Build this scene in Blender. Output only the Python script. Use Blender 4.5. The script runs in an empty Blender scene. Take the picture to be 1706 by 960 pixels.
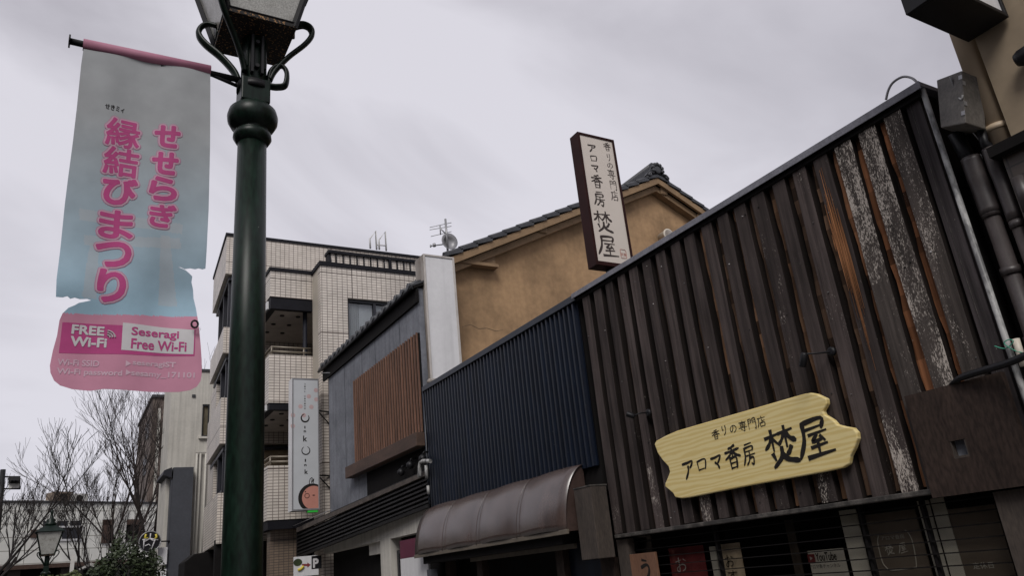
import bpy, bmesh, math, random
from mathutils import Vector, Matrix
from mathutils.geometry import delaunay_2d_cdt
random.seed(7)
R = math.radians
scene = bpy.context.scene
col = scene.collection

# ------------------------------------------------------------------ camera
YAW, PIT, ROL, FPX = 0.55043875, 0.35219498, -0.10319626, 1272.49
CAM = Vector((0, 0, 1.6))
fw = Vector((math.sin(YAW)*math.cos(PIT), math.cos(YAW)*math.cos(PIT), math.sin(PIT)))
r0 = Vector((math.cos(YAW), -math.sin(YAW), 0)); u0 = r0.cross(fw)
rt = r0*math.cos(ROL) + u0*math.sin(ROL); up = rt.cross(fw)
cd = bpy.data.cameras.new('camera'); cam = bpy.data.objects.new('camera', cd); col.objects.link(cam)
cam.matrix_world = Matrix(((rt.x, up.x, -fw.x, CAM.x), (rt.y, up.y, -fw.y, CAM.y), (rt.z, up.z, -fw.z, CAM.z), (0, 0, 0, 1)))
cd.sensor_width = 36; cd.lens = FPX/1706*36; cd.clip_end = 2000; cd.clip_start = 0.05
scene.camera = cam

# ------------------------------------------------------------------ sky and sun (overcast)
SUN_EL, SUN_AZ = R(46), R(217)          # azimuth measured clockwise from +Y
w = bpy.data.worlds.new('World'); scene.world = w; w.use_nodes = True
nt = w.node_tree; nt.nodes.clear()
out = nt.nodes.new('ShaderNodeOutputWorld'); bg = nt.nodes.new('ShaderNodeBackground'); bg.inputs['Strength'].default_value = 0.076
sky = nt.nodes.new('ShaderNodeTexSky'); sky.sky_type = 'NISHITA'; sky.sun_disc = False
sky.sun_elevation = SUN_EL; sky.sun_rotation = SUN_AZ
tc = nt.nodes.new('ShaderNodeTexCoord')
mp = nt.nodes.new('ShaderNodeMapping'); mp.inputs['Scale'].default_value = (1.0, 1.0, 2.2)
n1 = nt.nodes.new('ShaderNodeTexNoise'); n1.inputs['Scale'].default_value = 1.25; n1.inputs['Detail'].default_value = 6; n1.inputs['Roughness'].default_value = 0.5
n1.inputs['Distortion'].default_value = 0.8
cr = nt.nodes.new('ShaderNodeValToRGB')
cr.color_ramp.elements[0].position = 0.4; cr.color_ramp.elements[0].color = (4.5, 4.34, 4.82, 1)
cr.color_ramp.elements[1].position = 0.62; cr.color_ramp.elements[1].color = (7.1, 6.93, 7.55, 1)
mx = nt.nodes.new('ShaderNodeMix'); mx.data_type = 'RGBA'; mx.inputs['Factor'].default_value = 0.95
nt.links.new(tc.outputs['Generated'], mp.inputs['Vector']); nt.links.new(mp.outputs['Vector'], n1.inputs['Vector'])
nt.links.new(n1.outputs['Fac'], cr.inputs['Fac'])
nt.links.new(sky.outputs['Color'], mx.inputs['A']); nt.links.new(cr.outputs['Color'], mx.inputs['B'])
# overcast brightening towards the low horizon
sx = nt.nodes.new('ShaderNodeSeparateXYZ'); nt.links.new(tc.outputs['Generated'], sx.inputs[0])
mr = nt.nodes.new('ShaderNodeMapRange'); mr.inputs['From Min'].default_value = 0.0; mr.inputs['From Max'].default_value = 0.8
mr.inputs['To Min'].default_value = .93; mr.inputs['To Max'].default_value = 0.91
nt.links.new(sx.outputs['Z'], mr.inputs['Value'])
vm = nt.nodes.new('ShaderNodeVectorMath'); vm.operation = 'SCALE'
nt.links.new(mx.outputs['Result'], vm.inputs[0]); nt.links.new(mr.outputs['Result'], vm.inputs['Scale'])
nt.links.new(vm.outputs['Vector'], bg.inputs['Color']); nt.links.new(bg.outputs[0], out.inputs[0])
sl = bpy.data.lights.new('sun', 'SUN'); sl.energy = 1.5; sl.angle = R(25); sl.color = (1, 0.96, 0.92)
so = bpy.data.objects.new('sun', sl); col.objects.link(so)
sd = Vector((math.sin(SUN_AZ)*math.cos(SUN_EL), math.cos(SUN_AZ)*math.cos(SUN_EL), math.sin(SUN_EL)))
so.rotation_euler = sd.to_track_quat('Z', 'Y').to_euler(); so.location = (0, -5, 20)
scene.view_settings.view_transform = 'Standard'; scene.view_settings.look = 'None'
scene.view_settings.exposure = 0.57; scene.view_settings.gamma = 1
scene.view_settings.use_curve_mapping = False
scene.render.engine = 'CYCLES'; scene.cycles.max_bounces = 6; scene.cycles.use_denoising = True

# ------------------------------------------------------------------ helpers: where things stand
def ray(x, y): return (x-853)/FPX*rt - (y-480)/FPX*up + fw
def PL(x, y, p, n):
    d = ray(x, y); n = Vector(n); return CAM + d*((Vector(p)-CAM).dot(n)/d.dot(n))
def AX(x, y, D): return PL(x, y, (D, 0, 0), (1, 0, 0))
def AY(x, y, D): return PL(x, y, (0, D, 0), (0, 1, 0))
def AZ(x, y, z): return PL(x, y, (0, 0, z), (0, 0, 1))

def srgb(r, g, b):
    f = lambda c: (c/255/12.92) if c/255 <= 0.04045 else ((c/255+0.055)/1.055)**2.4
    return (f(r), f(g), f(b))

# ------------------------------------------------------------------ materials
def _mat(name):
    m = bpy.data.materials.new(name); m.use_nodes = True
    t = m.node_tree; b = t.nodes['Principled BSDF']
    return m, t, b
def N(t, typ, **kw):
    n = t.nodes.new(typ)
    for k, v in kw.items():
        if hasattr(n, k) and k not in n.inputs: setattr(n, k, v)
        else: n.inputs[k].default_value = v
    return n
def mat(name, c, rough=0.7, var=0.25, scale=4.0, bump=0.0, metal=0.0, c2=None, stretch=(1, 1, 1), spec=0.5, det=6, lo=0.35, hi=0.65, fine=0.0, chips=None, streak=0.0):
    """a base colour broken up by soft noise towards c2 (or a darker tone)"""
    m, t, b = _mat(name)
    if c2 is None: c2 = tuple(x*(1-var) for x in c)
    tc = N(t, 'ShaderNodeTexCoord'); mp = N(t, 'ShaderNodeMapping'); mp.inputs['Scale'].default_value = stretch
    t.links.new(tc.outputs['Object'], mp.inputs['Vector'])
    n = N(t, 'ShaderNodeTexNoise', Scale=scale, Detail=det, Roughness=0.6); t.links.new(mp.outputs['Vector'], n.inputs['Vector'])
    r = N(t, 'ShaderNodeValToRGB'); e = r.color_ramp.elements
    e[0].position = lo; e[0].color = (*c2, 1); e[1].position = hi; e[1].color = (*c, 1)
    t.links.new(n.outputs['Fac'], r.inputs['Fac'])
    last = r.outputs['Color']
    if fine:
        n2 = N(t, 'ShaderNodeTexNoise', Scale=scale*11, Detail=4); t.links.new(mp.outputs['Vector'], n2.inputs['Vector'])
        mrr = N(t, 'ShaderNodeMapRange'); mrr.inputs['From Min'].default_value = 0.35; mrr.inputs['From Max'].default_value = 0.65
        mrr.inputs['To Min'].default_value = 1-fine; mrr.inputs['To Max'].default_value = 1+fine*0.4
        t.links.new(n2.outputs['Fac'], mrr.inputs['Value'])
        v = N(t, 'ShaderNodeVectorMath', operation='SCALE'); t.links.new(last, v.inputs[0]); t.links.new(mrr.outputs['Result'], v.inputs['Scale'])
        last = v.outputs['Vector']
    if streak:      # rain streaks running down the surface
        m2 = N(t, 'ShaderNodeMapping'); m2.inputs['Scale'].default_value = (6, 6, .22); t.links.new(tc.outputs['Object'], m2.inputs['Vector'])
        n4 = N(t, 'ShaderNodeTexNoise', Scale=1.6, Detail=5); t.links.new(m2.outputs[0], n4.inputs['Vector'])
        r4 = N(t, 'ShaderNodeMapRange'); r4.inputs['From Min'].default_value = .45; r4.inputs['From Max'].default_value = .72; r4.inputs['To Min'].default_value = 1; r4.inputs['To Max'].default_value = 1-streak
        t.links.new(n4.outputs['Fac'], r4.inputs['Value'])
        v4 = N(t, 'ShaderNodeVectorMath', operation='SCALE'); t.links.new(last, v4.inputs[0]); t.links.new(r4.outputs[0], v4.inputs['Scale']); last = v4.outputs['Vector']
    if chips:       # small worn specks: (colour, scale, threshold)
        n3 = N(t, 'ShaderNodeTexNoise', Scale=chips[1], Detail=5, Roughness=.55); t.links.new(tc.outputs['Object'], n3.inputs['Vector'])
        r3 = N(t, 'ShaderNodeMapRange'); r3.inputs['From Min'].default_value = chips[2]; r3.inputs['From Max'].default_value = chips[2]+.025; t.links.new(n3.outputs['Fac'], r3.inputs['Value'])
        x3 = N(t, 'ShaderNodeMix', data_type='RGBA'); x3.inputs['B'].default_value = (*chips[0], 1); t.links.new(r3.outputs[0], x3.inputs['Factor']); t.links.new(last, x3.inputs['A']); last = x3.outputs['Result']
    t.links.new(last, b.inputs['Base Color'])
    b.inputs['Roughness'].default_value = rough; b.inputs['Metallic'].default_value = metal
    b.inputs['Specular IOR Level'].default_value = spec
    if bump:
        bp = N(t, 'ShaderNodeBump', Strength=bump, Distance=0.01); t.links.new(n.outputs['Fac'], bp.inputs['Height']); t.links.new(bp.outputs['Normal'], b.inputs['Normal'])
    return m
def tile_mat(name, c1, c2, grout, tw, th, jw=2.6, jh=1.3, off=(0, 0), mort=0.006):
    """stack-bonded wall tiles with grout and wider panel joints"""
    m, t, b = _mat(name)
    tc = N(t, 'ShaderNodeTexCoord'); s = N(t, 'ShaderNodeSeparateXYZ'); t.links.new(tc.outputs['Object'], s.inputs[0])
    a = N(t, 'ShaderNodeMath', operation='ADD'); t.links.new(s.outputs['X'], a.inputs[0]); t.links.new(s.outputs['Y'], a.inputs[1])
    c = N(t, 'ShaderNodeCombineXYZ'); t.links.new(a.outputs[0], c.inputs['X']); t.links.new(s.outputs['Z'], c.inputs['Y'])
    def brick(w_, h_, mo, o, ca, cb):
        mp = N(t, 'ShaderNodeMapping'); mp.inputs['Location'].default_value = (o[0], o[1], 0); t.links.new(c.outputs[0], mp.inputs['Vector'])
        k = N(t, 'ShaderNodeTexBrick', offset=0.0, squash=1.0)
        k.inputs['Scale'].default_value = 1; k.inputs['Brick Width'].default_value = w_; k.inputs['Row Height'].default_value = h_
        k.inputs['Mortar Size'].default_value = mo; k.inputs['Mortar Smooth'].default_value = 0.1; k.inputs['Bias'].default_value = 0
        k.inputs['Color1'].default_value = (*ca, 1); k.inputs['Color2'].default_value = (*cb, 1); k.inputs['Mortar'].default_value = (*grout, 1)
        t.links.new(mp.outputs[0], k.inputs['Vector']); return k
    k1 = brick(tw, th, mort, (0, 0), c1, c2)
    k2 = brick(jw, jh, 0.012, off, (1, 1, 1), (1, 1, 1)); k2.inputs['Mortar'].default_value = (0.18, 0.15, 0.14, 1)
    mm = N(t, 'ShaderNodeMix', data_type='RGBA', blend_type='MULTIPLY'); mm.inputs['Factor'].default_value = 1
    t.links.new(k1.outputs['Color'], mm.inputs['A']); t.links.new(k2.outputs['Color'], mm.inputs['B'])
    n = N(t, 'ShaderNodeTexNoise', Scale=1.3, Detail=7); t.links.new(tc.outputs['Object'], n.inputs['Vector'])
    r = N(t, 'ShaderNodeMapRange'); r.inputs['From Min'].default_value = .3; r.inputs['From Max'].default_value = .7; r.inputs['To Min'].default_value = .8; r.inputs['To Max'].default_value = 1.05
    t.links.new(n.outputs['Fac'], r.inputs['Value'])
    v = N(t, 'ShaderNodeVectorMath', operation='SCALE'); t.links.new(mm.outputs['Result'], v.inputs[0]); t.links.new(r.outputs['Result'], v.inputs['Scale'])
    t.links.new(v.outputs['Vector'], b.inputs['Base Color']); b.inputs['Roughness'].default_value = 0.45
    return m
def glass_mat(name, tint, trans=0.8, rough=0.04):
    """window glass: see-through with a mirror coat"""
    m, t, b = _mat(name); t.nodes.remove(b); o = t.nodes['Material Output']
    tr = N(t, 'ShaderNodeBsdfTransparent'); tr.inputs['Color'].default_value = (*tint, 1)
    gl = N(t, 'ShaderNodeBsdfGlossy'); gl.inputs['Roughness'].default_value = rough; gl.inputs['Color'].default_value = (.9, .9, .92, 1)
    f = N(t, 'ShaderNodeFresnel'); ge = N(t, 'ShaderNodeNewGeometry'); io = N(t, 'ShaderNodeMapRange'); io.inputs['To Min'].default_value = 1.5; io.inputs['To Max'].default_value = 1/1.5
    t.links.new(ge.outputs['Backfacing'], io.inputs['Value']); t.links.new(io.outputs[0], f.inputs['IOR'])
    ms = N(t, 'ShaderNodeMixShader'); t.links.new(f.outputs[0], ms.inputs[0]); t.links.new(tr.outputs[0], ms.inputs[1]); t.links.new(gl.outputs[0], ms.inputs[2])
    t.links.new(ms.outputs[0], o.inputs['Surface']); return m
def plank_mat(name):
    """charred cladding: colour per board from an attribute, grain along Z, flaked coat where alpha is high"""
    m, t, b = _mat(name)
    at = N(t, 'ShaderNodeAttribute', attribute_name='tone')
    tc = N(t, 'ShaderNodeTexCoord')
    def noise(sc, st, det=6, ro=.6):
        mp = N(t, 'ShaderNodeMapping'); mp.inputs['Scale'].default_value = st; t.links.new(tc.outputs['Object'], mp.inputs['Vector'])
        n = N(t, 'ShaderNodeTexNoise', Scale=sc, Detail=det, Roughness=ro); t.links.new(mp.outputs[0], n.inputs['Vector']); return n
    g = noise(22, (1, 1, .045)); g2 = noise(3, (1, 1, .5))
    r = N(t, 'ShaderNodeMapRange'); r.inputs['From Min'].default_value = .3; r.inputs['From Max'].default_value = .7; r.inputs['To Min'].default_value = .45; r.inputs['To Max'].default_value = 1.5
    t.links.new(g.outputs['Fac'], r.inputs['Value'])
    r2 = N(t, 'ShaderNodeMapRange'); r2.inputs['From Min'].default_value = .3; r2.inputs['From Max'].default_value = .7; r2.inputs['To Min'].default_value = .7; r2.inputs['To Max'].default_value = 1.25
    t.links.new(g2.outputs['Fac'], r2.inputs['Value'])
    mu = N(t, 'ShaderNodeMath', operation='MULTIPLY'); t.links.new(r.outputs[0], mu.inputs[0]); t.links.new(r2.outputs[0], mu.inputs[1])
    v = N(t, 'ShaderNodeVectorMath', operation='SCALE'); t.links.new(at.outputs['Color'], v.inputs[0]); t.links.new(mu.outputs[0], v.inputs['Scale'])
    # flaked pale lichen / old paint
    p = noise(120, (1, 1, .38), 9, .72); p2 = noise(10, (1, 1, .25), 5)
    ad = N(t, 'ShaderNodeMath', operation='MULTIPLY_ADD'); ad.inputs[1].default_value = .62; t.links.new(p2.outputs['Fac'], ad.inputs[0]); t.links.new(p.outputs['Fac'], ad.inputs[2])
    th = N(t, 'ShaderNodeMath', operation='MULTIPLY_ADD'); th.inputs[1].default_value = .25; th.inputs[2].default_value = -1.035
    t.links.new(at.outputs['Alpha'], th.inputs[0])
    sm = N(t, 'ShaderNodeMath', operation='ADD'); t.links.new(ad.outputs[0], sm.inputs[0]); t.links.new(th.outputs[0], sm.inputs[1])
    st = N(t, 'ShaderNodeMapRange'); st.inputs['From Min'].default_value = 0; st.inputs['From Max'].default_value = .09; t.links.new(sm.outputs[0], st.inputs['Value'])
    mm = N(t, 'ShaderNodeMix', data_type='RGBA'); mm.inputs['B'].default_value = (.44, .395, .35, 1)
    t.links.new(st.outputs[0], mm.inputs['Factor']); t.links.new(v.outputs[0], mm.inputs['A'])
    t.links.new(mm.outputs['Result'], b.inputs['Base Color']); b.inputs['Roughness'].default_value = .75; b.inputs['Specular IOR Level'].default_value = .15
    bp = N(t, 'ShaderNodeBump', Strength=.5, Distance=.008); t.links.new(g.outputs['Fac'], bp.inputs['Height']); t.links.new(bp.outputs[0], b.inputs['Normal'])
    return m
def grain_mat(name, c, c2, axis_scale, scale=6, rough=.5):
    m, t, b = _mat(name)
    tc = N(t, 'ShaderNodeTexCoord'); mp = N(t, 'ShaderNodeMapping'); mp.inputs['Scale'].default_value = axis_scale; t.links.new(tc.outputs['Object'], mp.inputs['Vector'])
    wv = N(t, 'ShaderNodeTexWave', wave_type='BANDS', bands_direction='Z'); wv.inputs['Scale'].default_value = scale; wv.inputs['Distortion'].default_value = 9; wv.inputs['Detail'].default_value = 3; wv.inputs['Detail Scale'].default_value = 1.4
    t.links.new(mp.outputs[0], wv.inputs['Vector'])
    r = N(t, 'ShaderNodeValToRGB'); e = r.color_ramp.elements; e[0].color = (*c2, 1); e[1].color = (*c, 1); e[0].position = .1; e[1].position = .75
    t.links.new(wv.outputs['Fac'], r.inputs['Fac']); t.links.new(r.outputs[0], b.inputs['Base Color']); b.inputs['Roughness'].default_value = rough
    return m
def attr_mat(name, rough=.75, var=.12, scale=9):
    """printed cloth: colour from the sheet's own print attribute with slight soiling"""
    m, t, b = _mat(name); at = N(t, 'ShaderNodeAttribute', attribute_name='tone')
    tc = N(t, 'ShaderNodeTexCoord'); n = N(t, 'ShaderNodeTexNoise', Scale=scale, Detail=6); t.links.new(tc.outputs['Object'], n.inputs['Vector'])
    r = N(t, 'ShaderNodeMapRange'); r.inputs['From Min'].default_value = .3; r.inputs['From Max'].default_value = .7; r.inputs['To Min'].default_value = 1-var; r.inputs['To Max'].default_value = 1+var*.3
    t.links.new(n.outputs['Fac'], r.inputs['Value'])
    v = N(t, 'ShaderNodeVectorMath', operation='SCALE'); t.links.new(at.outputs['Color'], v.inputs[0]); t.links.new(r.outputs[0], v.inputs['Scale'])
    t.links.new(v.outputs[0], b.inputs['Base Color']); b.inputs['Roughness'].default_value = rough; b.inputs['Specular IOR Level'].default_value = .25
    return m

M = {}
M['asphalt'] = mat('asphalt', (.05, .05, .052), .9, .3, 30, .3)
M['paving'] = mat('paving', (.2, .19, .18), .85, .25, 8, .2)
M['kerb'] = mat('kerb_stone', (.3, .3, .29), .8, .2, 10)
M['green'] = mat('lamp_post_paint', (.006, .017, .011), .38, .5, 6, .1, stretch=(1, 1, .3), fine=.5, spec=.22, chips=((.16, .18, .16), 26, .725), streak=.35)
M['black'] = mat('black_metal', (.008, .008, .01), .5, .4, 9, fine=.2, spec=.3)
M['rust'] = mat('flaking_black_plate', (.008, .006, .005), .8, .3, 85, .6, c2=(.36, .2, .085), lo=.385, hi=.42)
M['milk'] = mat('dirty_lamp_glass', (.47, .47, .44), .25, .3, 14, c2=(.3, .29, .26), lo=.3, hi=.55, fine=.3)
M['plank'] = plank_mat('charred_planks')
M['ply'] = mat('brown_panel', (.045, .03, .024), .7, .5, 5, .2, stretch=(1, 1, .3), fine=.4, spec=.2)
M['boxwood'] = mat('weathered_box_wood', (.06, .046, .037), .85, .35, 6, .2, stretch=(1, 1, .25), fine=.3)
M['flash'] = mat('zinc_flashing', (.19, .19, .22), .45, .35, 6, fine=.2)
M['sill'] = mat('weathered_sill', (.1, .09, .08), .7, .7, 9, .4, fine=.4, lo=.42, hi=.66)
M['navy'] = mat('navy_corrugated_steel', (.0036, .0082, .0205), .4, .4, 2.2, stretch=(1, 2.5, .4), fine=.25, spec=.32, chips=((.07, .075, .085), 30, .72), streak=.3)
M['navytrim'] = mat('navy_trim', (.01, .015, .027), .45, .3, 6)
M['awning'] = mat('brown_sheet_metal', (.074, .049, .042), .27, .3, 2.5, .03, fine=.12, spec=1.0, streak=.3)
M['awnlip'] = mat('awning_lip', (.13, .11, .085), .5, .25, 8)
M['charcoal'] = mat('charcoal_render', (.212, .222, .25), .85, .25, 1.6, .05, c2=(.138, .146, .166), fine=.12, spec=.2, streak=.25)
M['slat'] = mat('cedar_slats', (.21, .105, .066), .7, .5, 7, .2, stretch=(1, 1, .15), fine=.25)
M['beam'] = mat('brown_beam', (.085, .048, .033), .7, .4, 8, .2, stretch=(1, .2, 1), fine=.3)
M['rooftile'] = mat('grey_roof_tile', (.05, .053, .06), .5, .4, 9, fine=.3)
M['soffit'] = mat('dark_eave_timber', (.008, .007, .007), .85, .3, 8, spec=.15)
M['louver'] = mat('black_louvre_metal', (.012, .011, .011), .5, .5, 7, spec=.2, stretch=(1, .4, 1), fine=.35)
M['dust'] = mat('dusty_canopy_top', (.1, .082, .07), .8, .5, 6, fine=.3)
M['white'] = mat('white_panel', (.66, .66, .67), .4, .09, 1.2, fine=.04, streak=.12)
M['whiteframe'] = mat('cream_sign_frame', (.48, .45, .42), .5, .2, 6)
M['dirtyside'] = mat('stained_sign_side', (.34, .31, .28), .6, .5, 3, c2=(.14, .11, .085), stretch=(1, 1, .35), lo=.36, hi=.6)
M['ochre'] = mat('ochre_plaster', (.37, .235, .125), .9, .3, .95, .06, c2=(.235, .148, .078), lo=.38, hi=.58, fine=.1, streak=.12)
M['ochretrim'] = mat('ochre_bargeboard', (.27, .175, .095), .8, .3, 3, fine=.1)
M['post'] = mat('grey_weathered_post', (.045, .047, .052), .8, .4, 8)
M['tile'] = tile_mat('cream_wall_tile', (.68, .625, .56), (.6, .55, .49), (.17, .14, .125), .128, .068, 2.1, 1.55, (.9, .52), .0075)
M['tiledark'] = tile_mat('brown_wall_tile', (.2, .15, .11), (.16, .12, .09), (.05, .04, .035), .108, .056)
M['plainwall'] = mat('cream_return_wall', (.42, .38, .32), .7, .15, 2)
M['coping'] = mat('dark_coping', (.011, .011, .015), .6, .3, 5, spec=.15)
M['ceil'] = mat('balcony_ceiling', (.48, .43, .39), .8, .2, 3)
M['rail'] = mat('bronze_rail', (.22, .19, .15), .4, .2, 5, metal=.3)
M['frame'] = mat('dark_window_frame', (.012, .013, .02), .45, .3, 5)
M['curtain'] = mat('white_curtain', (.5, .5, .5), .9, .3, 20, stretch=(3, 3, .05))
M['beigecurtain'] = mat('beige_blind', (.36, .28, .18), .9, .2, 8)
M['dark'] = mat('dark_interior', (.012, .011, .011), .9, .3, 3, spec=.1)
M['glass'] = glass_mat('window_glass', (.8, .82, .83))
M['shopglass'] = glass_mat('shop_window_glass', (.82, .81, .78))
M['pale'] = mat('pale_stucco', (.52, .5, .45), .85, .15, 1.2, fine=.05, streak=.25)
M['slate'] = mat('slate_blue_wall', (.052, .056, .068), .8, .2, 1.2, fine=.1)
M['tower'] = mat('brown_tower_wall', (.13, .1, .085), .85, .3, .8, fine=.15)
M['panelwhite'] = tile_mat('white_facade_panel', (.8, .8, .75), (.76, .76, .71), (.36, .35, .31), 1.6, .55, 40, 40, (0, 0), .02)
M['bark'] = mat('bare_bark', (.024, .016, .0135), .9, .35, 6)
M['bark2'] = mat('grey_bark', (.022, .017, .0155), .9, .35, 6)
M['leaf'] = mat('hedge_leaf', (.03, .05, .012), .6, .6, 3, fine=.4)
M['leaf2'] = mat('bright_hedge_leaf', (.09, .11, .03), .6, .5, 3, fine=.3)
M['pine'] = grain_mat('pine_board', (.72, .6, .29), (.64, .5, .2), (1, .12, 1), 8, .5)
M['ink'] = mat('black_lettering', (.016, .014, .013), .6, .2, 8, spec=.2)
M['inkbrown'] = mat('brown_ink_lettering', (.03, .018, .014), .6, .2, 8)
M['signcream'] = mat('cream_sign_face', (.62, .56, .5), .4, .06, 2)
M['maroon'] = mat('maroon_frame', (.028, .008, .007), .5, .3, 4, spec=.1)
M['red'] = mat('red_seal_ink', (.4, .12, .09), .7, .2, 10)
M['cloth'] = attr_mat('printed_banner_cloth')
M['magenta'] = mat('magenta_print', (.44, .05, .2), .75, .2, 9)
M['palepink'] = mat('pale_pink_print', (.5, .32, .4), .75, .12, 9)
M['whiteprint'] = mat('white_print', (.55, .54, .55), .75, .12, 9)
M['fadeprint'] = mat('faded_white_print', (.56, .4, .47), .75, .3, 12, c2=(.5, .32, .4))
M['pinkhem'] = mat('pink_hem', (.42, .17, .25), .7, .2, 6)
M['wood'] = mat('orange_wood_sign', (.17, .085, .05), .6, .25, 8, stretch=(1, 1, .2), fine=.2)
M['noren'] = mat('dark_red_cloth', (.22, .032, .038), .85, .3, 8)
M['norenbeige'] = mat('beige_cloth', (.6, .5, .38), .85, .2, 8)
M['paper'] = mat('grey_paper', (.6, .59, .56), .8, .15, 6)
M['brownboard'] = mat('brown_sign_board', (.2, .165, .14), .6, .2, 5)
M['greypanel'] = mat('grey_window_paper', (.7, .69, .65), .8, .12, 5)
M['concrete'] = mat('stained_metal_box', (.15, .137, .12), .65, .5, 4.5, .1, c2=(.085, .078, .07), fine=.25)
M['pipe'] = mat('brown_grey_pipe', (.05, .041, .04), .45, .3, 6, fine=.15)
M['palepipe'] = mat('pale_dirty_pipe', (.36, .36, .35), .5, .5, 12, c2=(.1, .1, .1), stretch=(1, 1, .4), lo=.4, hi=.55)
M['brick'] = tile_mat('grimy_brick', (.06, .045, .035), (.045, .035, .03), (.02, .016, .014), .21, .075, 50, 50)
M['beigewall'] = mat('beige_wall', (.3, .235, .16), .85, .12, 1.5, fine=.06)
M['beigepipe'] = mat('beige_downpipe', (.46, .36, .25), .5, .12, 3)
M['tarp'] = mat('green_sheet', (.03, .13, .06), .6, .4, 9)
M['wpaint'] = mat('white_ladder_paint', (.6, .6, .6), .5, .2, 8)
M['twine'] = mat('green_twine', (.05, .3, .2), .7, .2, 9)
M['pink'] = mat('pink_pig_print', (.5, .22, .17), .6, .1, 5)
M['dotpink'] = mat('pale_dot_print', (.5, .36, .36), .6, .1, 5)
M['signgrey'] = mat('grey_white_sign_face', (.5, .52, .54), .4, .1, 1.5)
M['neon'] = mat('green_plastic', (.03, .5, .05), .5, .1, 5)
M['yellow'] = mat('yellow_print', (.55, .45, .05), .6, .1, 5)
M['maroonpanel'] = mat('maroon_panel', (.1, .012, .035), .6, .2, 4)
M['galv'] = mat('galvanised_steel', (.3, .3, .31), .4, .2, 8, metal=.4)
M['vent'] = mat('cream_vent', (.55, .5, .42), .5, .15, 5)
M['browncan'] = mat('rooftop_unit', (.2, .15, .11), .7, .3, 3)

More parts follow.
